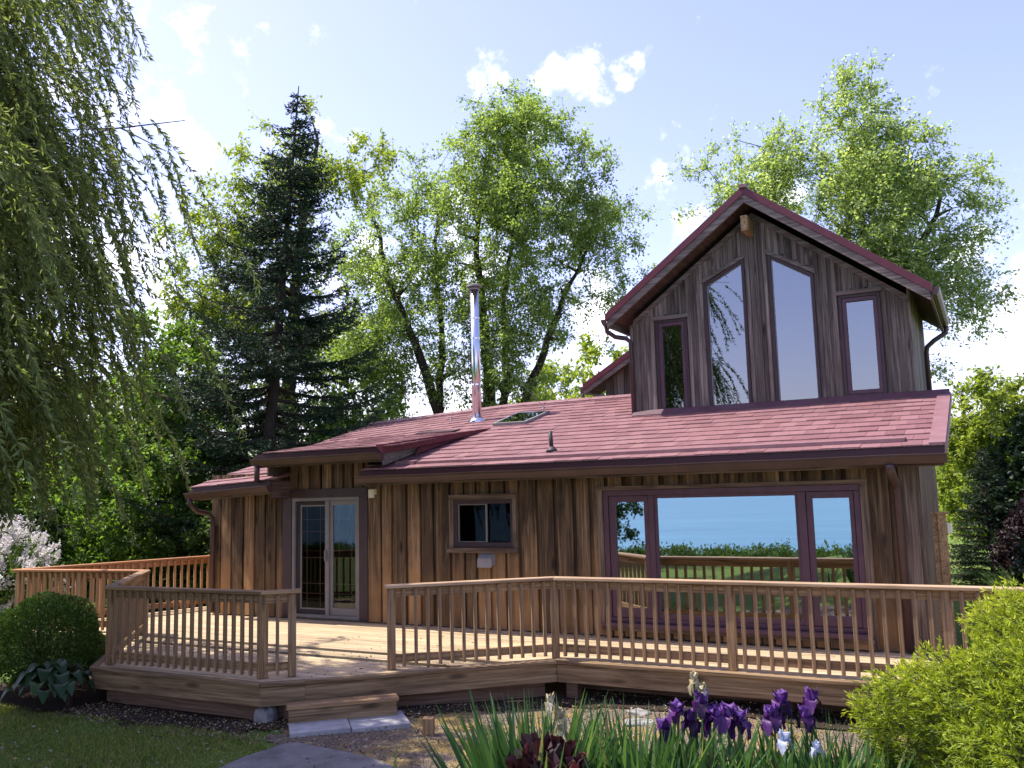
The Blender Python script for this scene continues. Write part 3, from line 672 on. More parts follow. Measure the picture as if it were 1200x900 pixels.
# base flashing along the dormer foot
B = MB(); B.hexa([(-5.22, YD - .16, zr(-1, YD - .16) + .012), (-.44, YD - .16, zr(-1, YD - .16) + .012), (-.44, YD - .04, zr(-1, YD) + .03), (-5.22, YD - .04, zr(-1, YD) + .03),
                  (-5.22, YD - .16, zr(-1, YD - .16) + .03), (-.44, YD - .16, zr(-1, YD - .16) + .03), (-.44, YD - .04, zr(-1, YD) + .075), (-5.22, YD - .04, zr(-1, YD) + .075)])
H(B.build('foot_flashing', M['mauve']))
# dormer side walls
B = MB()
yy = YD
while yy < 5.6:
    B.box(-.90, -.865, yy, yy + .2, 3.0, 4.93); yy += .215
H(B.build('dormer_side_wall', M['gable_siding']))
B = MB(); B.box(-5.25, -5.215, YD, 5.6, 3.0, 4.75); H(B.build('dormer_side_wall', M['gable_siding']))
# roof slabs
YB = 5.6
def slab(B, xa, xb, ya, yb, t0, t1):
    B.hexa([(xa, ya, ztop(xa) + t0), (xb, ya, ztop(xb) + t0), (xb, yb, ztop(xb) + t0), (xa, yb, ztop(xa) + t0), (xa, ya, ztop(xa) + t1), (xb, ya, ztop(xb) + t1), (xb, yb, ztop(xb) + t1), (xa, yb, ztop(xa) + t1)])
B = MB(); slab(B, LX, APX, YF, YB, -.02, .02); slab(B, APX, RX, YF, YB, -.021, .019); dr = H(B.build('dormer_roof', M['roof']))
B = MB(); slab(B, LX + .02, APX, YF + .02, YB, -.14, -.022); slab(B, APX, RX - .02, YF + .02, YB, -.141, -.023); o = B.build('soffit_boards', M['soffit']); o.parent = dr
B = MB(); slab(B, LX - .01, APX, YF - .03, YF + .015, -.10, .028); slab(B, APX, RX + .01, YF - .03, YF + .015, -.10, .028); o = B.build('rake_cap', M['maroon']); o.parent = dr
B = MB(); slab(B, LX + .02, APX, YF - .012, YF + .03, -.235, -.102); slab(B, APX, RX - .02, YF - .012, YF + .03, -.235, -.102); o = B.build('rake_board', M['rake_wood']); o.parent = dr
B = MB(); slab(B, LX + .30, APX, YD - .035, YD - .0, -.36, -.27); slab(B, APX, RX - .34, YD - .035, YD - .0, -.37, -.27); o = B.build('frieze_board', M['rake_wood']); o.parent = dr
B = MB(); B.box(APX - .06, APX + .06, YF - .06, YF + .14, APZ - .005, APZ + .05); o = B.build('ridge_cap', M['ridge']); o.parent = dr
B = MB(); B.box(-3.17, -3.06, 2.18, 4.5, 5.97, 6.22); H(B.build('ridge_beam', M['beam'], bevel=.008))
# dormer gutters
def side_gutter(x, z, ya, yb, sgn, mat):
    B = MB(); prof = [(0, -.11), (.06, -.11), (.09, -.06), (.105, 0), (.09, 0), (.075, -.055), (.052, -.095), (0, -.095)]
    n = len(prof); b = len(B.v)
    for y in (ya, yb):
        for px, pz in prof: B.v.append((x + sgn * px, y, z + pz))
    for i in range(n): j = (i + 1) % n; B.f.append((b + i, b + j, b + n + j, b + n + i))
    for k in (0, n):
        q = len(B.v); poly = [(x + sgn * px, ya if k == 0 else yb, z + pz) for px, pz in prof[:4]] + [(x, ya if k == 0 else yb, z)]
        B.v += poly; B.f.append(tuple(range(q, q + 5)))
    return H(B.build('dormer_gutter', M[mat]))
side_gutter(LX + .0, ztop(LX) - .06, YF, 4.55, -1, 'gutter_dark'); side_gutter(RX - .0, ztop(RX) - .03, YF, 5.2, 1, 'gutter')
B = MB(); B.box(LX + .0, LX + .03, YF + .03, YB, ztop(LX) - .19, ztop(LX) - .022); o = B.build('eave_fascia', M['rake_wood']); o.parent = dr
B = MB(); B.box(RX - .03, RX, YF + .03, YB, ztop(RX) - .2, ztop(RX) - .022); o = B.build('eave_fascia', M['rake_wood']); o.parent = dr
zl = ztop(LX)
pipe('dormer_downspout', [(LX - .05, 2.2, zl - .15), (LX - .04, 2.22, zl - .25), (LX + .05, 2.36, zl - .33), (-5.28, 2.50, zl - .35), (-5.22, 2.55, zl - .42), (-5.215, 2.555, 3.19)], .04, M['gutter_dark'])
zr_e = ztop(RX)
pipe('dormer_downspout', [(RX + .05, 5.1, zr_e - .13), (RX + .04, 5.1, zr_e - .24), (RX - .15, 5.08, zr_e - .36), (-.80, 5.05, zr_e - .46), (-.82, 5.05, zr_e - .55), (-.82, 5.05, 3.4)], .04, M['gutter_dark'])
# wider rear gable behind the ridge
def zt2(x): return 6.42 - .585 * (APX - x)
YR = 4.75; LX2 = -7.08
B = MB()
for a, b, m_ in ((LX2, APX, 0),):
    B.hexa([(a, YR, zt2(a) - .02), (b, YR, zt2(b) - .02), (b, 5.6, zt2(b) - .02), (a, 5.6, zt2(a) - .02), (a, YR, zt2(a) + .02), (b, YR, zt2(b) + .02), (b, 5.6, zt2(b) + .02), (a, 5.6, zt2(a) + .02)])
rg = H(B.build('rear_gable_roof', M['roof']))
def rgp(name, y0, y1, t0, t1, mat, a=LX2):
    B = MB(); b = APX
    B.hexa([(a, y0, zt2(a) + t0), (b, y0, zt2(b) + t0), (b, y1, zt2(b) + t0), (a, y1, zt2(a) + t0), (a, y0, zt2(a) + t1), (b, y0, zt2(b) + t1), (b, y1, zt2(b) + t1), (a, y1, zt2(a) + t1)])
    o = B.build(name, mat); o.parent = rg
rgp('rake_cap', YR - .03, YR + .015, -.09, .026, M['maroon'], LX2 - .01); rgp('rake_board', YR - .012, YR + .03, -.20, -.092, M['rake_wood']); rgp('soffit_boards', YR + .03, 5.55, -.12, -.022, M['soffit'])
H(siding(-6.72, -5.2, YR + .3, con(3.4), lambda x: zt2(x) - .15, [], 31, gap=.02, proud=0.02).build('rear_gable_wall', M['gable_siding']))
B = MB(); B.box(-6.75, -5.2, YR + .2, YR + .27, 3.62, 3.76); H(B.build('foot_flashing', M['maroon']))
side = MB(); side.box(-7.16, LX2 - .01, YR, YR + 1, zt2(LX2) - .15, zt2(LX2) - .04); H(side.build('dormer_gutter', M['gutter_dark']))
pipe('dormer_downspout', [(-7.13, YR + .05, zt2(LX2) - .14), (-7.12, YR + .05, zt2(LX2) - .25), (-6.98, YR + .1, zt2(LX2) - .36), (-6.74, YR + .16, zt2(LX2) - .42), (-6.6, YR + .12, zt2(LX2) - .46)], .042, M['gutter_dark'])

# ---- big picture window
WX0, WX1, WZ0, WZ1 = -4.756, -1.424, .205, 1.966
def rect(x0, x1, z0, z1, y): return [(x0, y, z0), (x1, y, z0), (x1, y, z1), (x0, y, z1)]
B = MB(); yf = -.055
B.box(WX0, WX1, yf, .05, WZ1 - .075, WZ1); B.box(WX0, WX1, yf, .05, WZ0, WZ0 + .055)
B.box(WX0, WX0 + .07, yf, .05, WZ0 + .056, WZ1 - .076); B.box(WX1 - .07, WX1, yf, .05, WZ0 + .056, WZ1 - .076)
B.box(-4.105, -4.03, yf, .05, WZ0 + .056, WZ1 - .076); B.box(-2.155, -2.06, yf, .05, WZ0 + .056, WZ1 - .076)
pw = H(B.build('picture_window', M['mauve'], bevel=.005))
for (a, b) in ((-4.68, -4.11), (-2.055, -1.50)):
    B = MB(); g0, g1 = (-4.587, -4.175) if a < -3 else (-1.983, -1.553)
    B.ring(rect(a, b, WZ0 + .06, WZ1 - .08, -.035), rect(g0, g1, .39, 1.803, -.035), (0, .05, 0)); B.build('sash', M['mauve'], pw, bevel=.004)
    B = MB(); B.prism(rect(g0 - .01, g1 + .01, .38, 1.813, -.01), (0, .008, 0)); B.build('pane', M['glass'], pw)
B = MB(); B.ring(rect(-4.028, -2.157, WZ0 + .057, WZ1 - .077, -.03), rect(-3.992, -2.190, .325, 1.845, -.03), (0, .05, 0)); B.build('glazing_bead', M['mauve'], pw)
B = MB(); B.prism(rect(-4.0, -2.18, .317, 1.853, -.008), (0, .008, 0)); B.build('pane', M['glass'], pw)
B = MB(); B.box(WX0 - .03, WX1 + .03, -.16, -.0, .145, .203); B.build('sill', M['mauve'], pw, bevel=.006)
B = MB(); B.box(WX0 - .10, WX1 + .10, -.075, -.036, WZ1 + .003, WZ1 + .055); B.build('head_board', M['trim_wood'], pw)
B = MB(); B.box(WX0 - .085, WX0 - .004, -.07, -.036, .15, WZ1 + .0); B.build('side_board', M['trim_wood_v'], pw); B = MB(); B.box(WX1 + .004, WX1 + .085, -.07, -.036, -.0 + .03, WZ1); B.build('side_board', M['trim_wood_v'], pw)
B = MB(); B.box(WX0 - .06, WX1 + .06, -.125, -.036, .10, .142); H(B.build('skirt_rail', M['trim_wood']))
H(siding(WX0 - .05, WX1 + .05, -.06, con(.025), con(.10), [], 17, wmin=.1, wmax=.16, gap=.03).build('skirt_boards', M['siding']))
# ---- kitchen window
a0, a1, b0, b1 = -7.266, -6.109, 1.106, 1.961
B = MB(); B.ring(rect(a0 + .07, a1 - .07, b0 + .075, b1 - .075, -.05), rect(a0 + .13, a1 - .115, b0 + .15, b1 - .14, -.05), (0, .09, 0)); kw = H(B.build('kitchen_window', M['darkframe'], bevel=.004))
B = MB(); B.box(a0, a1, -.075, -.036, b1 - .075, b1); B.build('head_board', M['trim_wood'], kw); B = MB(); B.box(a0 - .03, a1 + .02, -.10, -.036, b0, b0 + .07)
B.build('sill_board', M['trim_wood'], kw); B = MB(); B.box(a0, a0 + .068, -.07, -.036, b0 + .071, b1 - .076); B.build('side_board', M['trim_wood_v'], kw); B = MB(); B.box(a1 - .068, a1, -.07, -.036, b0 + .071, b1 - .076); B.build('side_board', M['trim_wood_v'], kw)
B = MB(); B.ring(rect(a0 + .132, -6.63, b0 + .152, b1 - .142, -.02), rect(a0 + .15, -6.655, b0 + .165, b1 - .155, -.02), (0, .025, 0)); B.build('sash', M['doorgrey'], kw)
B = MB(); B.prism(rect(a0 + .132, -6.63, b0 + .15, b1 - .14, .0), (0, .006, 0)); B.prism(rect(-6.645, a1 - .117, b0 + .15, b1 - .14, .02), (0, .006, 0)); B.build('pane', glass('kitchen_glass', .004, (.5, .5, .5), 0, .22), kw)
# ---- dryer vent, wall light
B = MB(); B.box(-6.74, -6.49, -.055, -.037, .93, 1.10)
B.prism([(-6.735, -.057, 1.09), (-6.735, -.15, 1.02), (-6.735, -.16, .90), (-6.735, -.057, .95)], (.012, 0, 0)); B.prism([(-6.507, -.057, 1.09), (-6.507, -.15, 1.02), (-6.507, -.16, .90), (-6.507, -.057, .95)], (.012, 0, 0))
B.hexa([(-6.723, -.15, 1.02), (-6.507, -.15, 1.02), (-6.507, -.057, 1.085), (-6.723, -.057, 1.085), (-6.723, -.153, 1.03), (-6.507, -.153, 1.03), (-6.507, -.057, 1.093), (-6.723, -.057, 1.093)])
B.hexa([(-6.723, -.162, .90), (-6.507, -.162, .90), (-6.507, -.155, .90), (-6.723, -.155, .90), (-6.723, -.152, 1.02), (-6.507, -.152, 1.02), (-6.507, -.145, 1.02), (-6.723, -.145, 1.02)])
tag(H(B.build('dryer_vent', M['hood'])), 'grey metal vent hood below the small window')
B = MB(); B.tube([(-8.69, -.10, 2.08), (-8.69, -.10, 1.95)], [.055, .05], 14); B.box(-8.74, -8.64, -.10, -.037, 2.0, 2.09); H(B.build('wall_light', M['white']))
# ---- sliding glass door
D0, D1, DZ = -10.591, -8.812, 2.12
B = MB(); B.box(D0, D0 + .19, -.06, .06, .03, DZ - .14); B.box(D1 - .17, D1, -.06, .06, .03, DZ - .14); B.box(D0, D1, -.062, .06, DZ - .139, DZ); cas = H(B.build('sliding_door', M['darkframe'], bevel=.004))
d0, d1, dzt = D0 + .192, D1 - .172, DZ - .141
B = MB(); B.ring(rect(d0, d1, .035, dzt, -.045), rect(d0 + .055, d1 - .05, .085, dzt - .055, -.045), (0, .11, 0)); B.box(-9.68, -9.605, -.05, .05, .086, dzt - .057); B.build('door_frame', M['doorgrey'], cas, bevel=.004)
B = MB(); B.ring(rect(-9.604, d1 - .051, .087, dzt - .057, -.02), rect(-9.545, d1 - .10, .20, dzt - .13, -.02), (0, .04, 0)); B.build('door_panel', M['doorgrey'], cas, bevel=.004)
B = MB(); B.prism(rect(-9.548, d1 - .098, .198, dzt - .128, 0), (0, .006, 0)); B.build('pane', M['glass_door'], cas)
B = MB(); B.ring(rect(d0 + .057, -9.681, .087, dzt - .057, .0), rect(d0 + .15, -9.70, .16, dzt - .12, .0), (0, .03, 0)); B.build('door_panel', M['screen'], cas)
B = MB(); B.ring(rect(d0 + .152, -9.702, .162, dzt - .122, .002), rect(d0 + .175, -9.725, .185, dzt - .145, .002), (0, .02, 0)); B.build('screen_frame', M['doorgrey'], cas)
B = MB(); B.prism(rect(d0 + .17, -9.70, .16, dzt - .12, .012), (0, .004, 0)); B.build('pane', glass('screened_glass', .004, (.55, .48, .45), 0, .2), cas)
B = MB()   # thin white grille between the panes
for gx0, gx1 in ((-9.545, d1 - .10), (d0 + .175, -9.725)):
    wv = gx1 - gx0
    for t in (.22, .78): B.box(gx0 + wv * t - .006, gx0 + wv * t + .006, .014, .02, .2, dzt - .135)
    for z in (.42, .58, 1.0, 1.42, 1.62): B.box(gx0, gx1, .0141, .0199, z - .005, z + .005)
B.build('grille', M['blind'], cas)
B = MB(); B.box(-9.66, -9.635, -.10, -.05, .95, 1.12); B.build('door_handle', M['doorgrey'], cas, bevel=.004)
# a little furniture behind the glass
B = MB(); B.box(-10.3, -9.2, 2.2, 2.9, .7, .74); 
for a, b in ((-10.25, 2.25), (-9.25, 2.25), (-10.25, 2.85), (-9.25, 2.85)): B.box(a - .03, a + .03, b - .03, b + .03, -.02, .7)
tag(B.build('dining_table', M['furniture']), 'dark wooden table standing inside behind the sliding glass door', 'table')
B = MB(); B.tube([(-3.25, .55, .55), (-3.25, .55, .58), (-3.25, .55, .80), (-3.22, .55, .86)], [.10, .13, .13, .05], 14); B.tube([(-3.13, .55, .66), (-3.0, .55, .82), (-2.92, .55, .98)], [.03, .022, .03], 8)
tag(B.build('jug', M['yellow'], smooth=True), 'yellow long-spouted jug inside behind the large window', 'jug')
B = MB(); B.box(-4.2, -2.0, .35, .8, .50, .548); B.box(-4.15, -4.1, .4, .75, -.02, .5); B.box(-2.1, -2.05, .4, .75, -.02, .5)
tag(B.build('side_table', M['furniture']), 'low dark table inside, carrying the yellow jug', 'table')

# ------------------------------------------------------------------ deck
DK = [(-9.80, -4.19), (-7.10, -4.14), (-6.75, -3.83), (-4.68, -1.83), (1.9, -1.83), (1.9, -.005), (-12.3, -.005), (-12.3, 3.2), (-12.6, 3.2), (-14.25, -2.56), (-11.60, -2.24)]
deck = empty('deck', (-7, -2, -.45), 'low cedar deck with angled front edge along the cottage wall', 'deck')
def K(o): o.parent = deck; o.location = Vector(o.location) - deck.location; return o
def scan(P, y):
    xs_ = []
    for i in range(len(P)):
        (x0, y0), (x1, y1) = P[i], P[(i + 1) % len(P)]
        if (y0 <= y < y1) or (y1 <= y < y0): xs_.append(x0 + (x1 - x0) * (y - y0) / (y1 - y0))
    return sorted(xs_)
B = MB(); y = -4.18; rr = random.Random(3); bw = .138
while y < 3.2:
    y0, y1 = y, min(y + bw, 3.2); s0 = scan(DK, y0 + .002); s1 = scan(DK, y1 - .002)
    if len(s0) == len(s1):
        for k in range(0, len(s0) - 1, 2):
            a0, b0_, a1, b1_ = s0[k] + .02, s0[k + 1] - .02, s1[k] + .02, s1[k + 1] - .02
            L = max(b0_ - a0, b1_ - a1); nseg = max(1, int(L / 3.6)); cuts = [0] + sorted(min(.97, max(.03, (i_ + rr.uniform(-.3, .3)) / nseg)) for i_ in range(1, nseg)) + [1]
            for t0, t1 in zip(cuts, cuts[1:]):
                g0 = .002 if t0 > 0 else 0
                p = [a0 + (b0_ - a0) * t0 + g0, a0 + (b0_ - a0) * t1, a1 + (b1_ - a1) * t1, a1 + (b1_ - a1) * t0 + g0]
                zt = rr.uniform(-.003, .0)
                B.hexa([(p[0], y0, -.035), (p[1], y0, -.035), (p[2], y1 - .006, -.035), (p[3], y1 - .006, -.035), (p[0], y0, zt), (p[1], y0, zt), (p[2], y1 - .006, zt), (p[3], y1 - .006, zt)])
    y += bw
K(B.build('deck_boards', M['deck'], bevel=.004))
EDGE = [DK[9], DK[10], DK[0], DK[1], DK[2], DK[3], DK[4]]
def edge_piece(a, b, out, thick, z0, z1, name, mat, e0=0., e1=0., parent=K):
    a = Vector((*a, 0)); b = Vector((*b, 0)); d = (b - a).normalized(); L = (b - a).length
    B = MB(); B.box(-e0, L + e1, -out, -out + thick, z0, z1)
    return parent(B.build(name, mat, loc=(a.x, a.y, 0), rotz=math.atan2(d.y, d.x), bevel=.004))
for i, (a, b) in enumerate(zip(EDGE, EDGE[1:])):
    edge_piece(a, b, .025, .145, .0015 + .0012 * i, .004 + .0012 * i, 'border_board', M['deck']) if False else None
    edge_piece(a, b, .03, .10, -.0345, .0035 + .001 * (i % 2), 'nosing_board', M['fascia'] if i > 0 else M['deck'])
    edge_piece(a, b, .0, .038, -.245, -.036, 'fascia_board', M['fascia'])
    if i in (1, 2, 3, 4): edge_piece(a, b, -.16, .03, -.43, -.20, 'skirt_board', M['skirt'], -.1, -.1)
    if i in (5,): edge_piece(a, b, -.5, .03, -.41, -.2, 'skirt_board', M['skirt'], 0, -.1)
for (a, b) in ((-4.54, -1.66), (-6.9, -3.85), (-2.13, -1.53), (-9.33, -3.83)):
    B = MB(); B.box(a - .07, a + .07, b - .07, b + .07, -.46, -.2); K(B.build('footing', M['skirt']))

rng = np.random.RandomState(31); x, y = scatter_in([(-9.5, -3.9), (-7.1, -4.0), (-4.9, -2.0), (-5.5, -.4), (-8.5, -.3), (-9.5, -2)], 420, rng); k_ = rng.uniform(size=len(x)) < np.clip(1.1 - np.hypot(x + 6.9, y + 2.7) / 2.2, .05, 1); x = x[k_]; y = y[k_]; n = len(x)
V, F = leaf_arrays(np.stack([x, y, np.full(n, .006)], 1), rng.normal(size=(n, 3)) * (1, 1, .12), rng.uniform(.02, .055, n), rng.uniform(.008, .02, n), rng, bend=.15)
tag(np_mesh('catkin_litter', V, F, M['bits']), 'yellowish fallen catkins and bud scales on the deck boards', kind='stuff')
# ---- railings
def railing(name, label, pts, posts, base_z=0., mats=('rail', 'rail_v', 'rail_cap'), side=1, bal=.138, top=.914, cap_over=(0, 0), group=None, skipends=()):
    """pts: polyline of post-front centres; posts: list of (x,y) post centres. side=+1: balusters on the outer (right-hand) face"""
    root = empty(name, (pts[0][0], pts[0][1], base_z), label, 'railing', group)
    def A(o): o.location = Vector(o.location) - root.location; o.parent = root; return o
    base = None
    for (px, py, ang) in posts:
        B = MB(); B.box(-.045, .045, -.045, .045, .004, top - .003); A(B.build('post', M[mats[1]], loc=(px, py, base_z), rotz=ang, bevel=.004))
    bmesh_ = None
    for k, (a, b) in enumerate(zip(pts, pts[1:])):
        a = Vector((*a, base_z)); b = Vector((*b, base_z)); d = b - a; L = d.length; ang = math.atan2(d.y, d.x); c_, s_ = math.cos(ang), math.sin(ang)
        B = MB(); B.box(.0, L, -.019, .019, top - .10, top - .004); A(B.build('top_stringer', M[mats[0]], loc=a, rotz=ang, bevel=.003))
        B = MB(); B.box(.0, L, -.019, .019, .075, .165); A(B.build('bottom_stringer', M[mats[0]], loc=a, rotz=ang, bevel=.003))
        e0 = cap_over[0] if k == 0 else 0; e1 = cap_over[1] if k == len(pts) - 2 else 0
        tm0 = tm1 = 0.
        if k > 0:
            p0 = Vector((*pts[k - 1], base_z)); tm0 = math.tan((ang - math.atan2((a - p0).y, (a - p0).x)) / 2)
        if k < len(pts) - 2:
            p3 = Vector((*pts[k + 2], base_z)); tm1 = math.tan((math.atan2((p3 - b).y, (p3 - b).x) - ang) / 2)
        w0, w1 = -.085, .06
        lo = [(-e0 - w0 * -tm0 * -1 if False else -e0 + w0 * -(-tm0), w0), (L + e1 - w0 * -(-tm1) * 1, w0), (L + e1 - w1 * tm1, w1), (-e0 + w1 * tm0, w1)]
        lo = [(-e0 + w0 * tm0, w0), (L + e1 - w0 * tm1, w0), (L + e1 - w1 * tm1, w1), (-e0 + w1 * tm0, w1)]
        B = MB(); B.prism([(x, y, top + .0) for x, y in lo], (0, 0, .037)); A(B.build('top_cap', M[mats[2] if len(mats) > 2 else mats[0]], loc=a, rotz=ang, bevel=.006))
        # balusters on the outer face
        pp = [((Vector((px, py, 0)) - Vector((a.x, a.y, 0))).dot(d.normalized()), abs((Vector((px, py, 0)) - Vector((a.x, a.y, 0))).cross(d.normalized()).z)) for px, py, _ in posts]
        pp = sorted(t for t, q in pp if q < .2 and -.15 < t < L + .15)
        for t0, t1 in zip(pp, pp[1:]):
            g = t1 - t0; n = max(1, int(round(g / bal)))
            for i in range(1, n):
                t = t0 + g * i / n
                if t < .05 or t > L - .05: continue
                if bmesh_ is None:
                    B = MB(); B.box(-.019, .019, -.057 * side if side > 0 else .02, -.02 if side > 0 else .057, .035, top - .012)
                    o = B.build('baluster', M[mats[1]], bevel=.003); bmesh_ = o
                else: o = bmesh_.copy(); COL.objects.link(o)
                o.location = (a.x + c_ * t, a.y + s_ * t, base_z); o.rotation_euler = (0, 0, ang); A(o)
    return root
yp = -1.685
railing('deck_railing', 'long brown wooden railing along the deck front from the step to the right edge',
        [(-6.215, -2.985), (-4.755, yp), (1.5, yp)], [(-6.215, -2.985, .73), (-4.755, yp, .35), (-2.63, yp, 0), (-.50, yp, 0), (1.45, yp, 0)], cap_over=(.07, .1))
railing('deck_railing', 'weathered grey-brown railing at the deck corner left of the step',
        [(-11.40, -2.13), (-9.73, -4.0), (-7.27, -3.93), (-7.03, -3.70)], [(-11.40, -2.13, -.84), (-9.73, -3.985, 0), (-7.285, -3.925, 0), (-7.05, -3.71, .73)], mats=('rail', 'rail_v'), bal=.128, cap_over=(.05, .07))
railing('deck_railing', 'newer orange-brown railing on the deck arm behind the clipped shrub',
        [(-14.08, -2.43), (-11.46, -2.06)], [(-14.03, -2.42, .12), (-12.75, -2.24, .12)] + [(-11.5, -2.09, .12)], mats=('rail_new', 'rail_new_v'), bal=.12, cap_over=(.04, .0))
railing('deck_railing', 'far orange wooden railing running back to the left end of the cottage',
        [(-12.42, 3.1), (-14.06, -2.36)], [(-12.45, 3.05, 0), (-13.0, 1.17, 0), (-13.5, -.55, 0)] + [(-14.0, -2.2, 0)], mats=('rail_new', 'rail_new_v'), bal=.13, side=-1)

# ---- step, slabs, stake, stones
st = empty('wooden_step', (-6.5, -3.9, -.43), 'single wooden step with overhanging tread below the railing gap', 'step')
ang = math.atan2(2.0, 2.07); a = Vector((-6.78, -3.99, 0)); n_ = Vector((math.sin(ang), -math.cos(ang), 0)); a = Vector((-6.88, -3.985, 0))
B = MB(); B.box(.0, 1.18, -.27, -.03, -.235, -.197); o = B.build('tread', M['rail'], loc=a - Vector(st.location), rotz=ang, parent=st, bevel=.005)
B = MB(); B.box(.02, 1.16, -.245, -.207, -.425, -.236); B.box(.02, .058, -.206, -.04, -.425, -.236); B.box(1.122, 1.16, -.206, -.04, -.425, -.236); B.build('riser', M['fascia'], loc=a - Vector(st.location), rotz=ang, parent=st, bevel=.004)
for k, lab in ((0, 'pale concrete paving slab under the step, the one beside the lawn'), (1, 'pale concrete paving slab under the step, the one beside the wooden stake')):
    B = MB(); B.box(.0, .607, -.64, -.05, -.455, -.372); o = B.build('paving_slab', M['concrete'], loc=(a.x + math.cos(ang) * (.02 + .612 * k), a.y + math.sin(ang) * (.02 + .612 * k), -.012 * k + .0), rotz=ang + .012 * k, bevel=.008)
    tag(o, lab, 'paving slab', 'slabs at the foot of the step')
B = MB(); B.box(-.055, .055, -.055, .055, -.1, .17); tag(B.build('stake', M['rail_v'], loc=(-5.25, -3.68, -.45), rotz=.4, bevel=.006), 'short square wooden stake standing in the gravel near the step', 'stake')
def rock(name, loc, sx, sy, sz, seed, mat, label, cat='stone'):
    rr = np.random.RandomState(seed); nu, nv = 14, 9; V = []; F = []
    for j in range(nv):
        ph = math.pi * j / (nv - 1)
        for i in range(nu):
            th = 2 * math.pi * i / nu; d = np.array([math.sin(ph) * math.cos(th), math.sin(ph) * math.sin(th), math.cos(ph)])
            d = np.sign(d) * np.abs(d) ** .6; f = 1 + .12 * math.sin(3 * th + seed + 2 * ph) + rr.uniform(-.05, .05) * (0 < j < nv - 1)
            V.append((d[0] * sx * f, d[1] * sy * f, d[2] * sz * f))
    for j in range(nv - 1):
        for i in range(nu): F.append((j * nu + i, j * nu + (i + 1) % nu, (j + 1) * nu + (i + 1) % nu, (j + 1) * nu + i))
    o = np_mesh(name, np.array(V), np.array(F), mat); o.location = loc; o.rotation_euler = (0, 0, seed); return tag(o, label, cat)
rock('stone', (-7.12, -4.02, -.40), .10, .12, .13, 3, M['stone'], 'broken grey lump of stone at the lawn end of the step')
rock('stone', (-3.42, -2.55, -.425), .17, .12, .03, 7, M['stone'], 'flat pale stone lying behind the irises, nearer the camera of two')
rock('stone', (-3.55, -2.15, -.425), .14, .10, .03, 9, M['stone'], 'flat pale stone lying behind the irises, nearer the deck of two')
# privacy panel beside the right end of the cottage
pp_ = empty('privacy_panel', (-.6, .6, -.45), 'upright tan wooden board panel with a cap at the right end of the cottage', 'panel')
B = MB(); B.box(-.02, .07, 0, .09, .45, 2.03); B.box(-.08, -.024, .02, .07, .45, 2.03); B.build('boards', M['beam'], pp_, loc=(0, -.3, 0))
B = MB(); B.box(-.09, .10, -.03, .12, 2.032, 2.06); B.build('cap', M['beam'], pp_, loc=(0, -.3, 0)); B = MB(); B.box(.072, .13, .01, .08, 1.80, 1.93); B.build('lamp_box', M['white'], pp_, loc=(0, -.3, 0), bevel=.01)

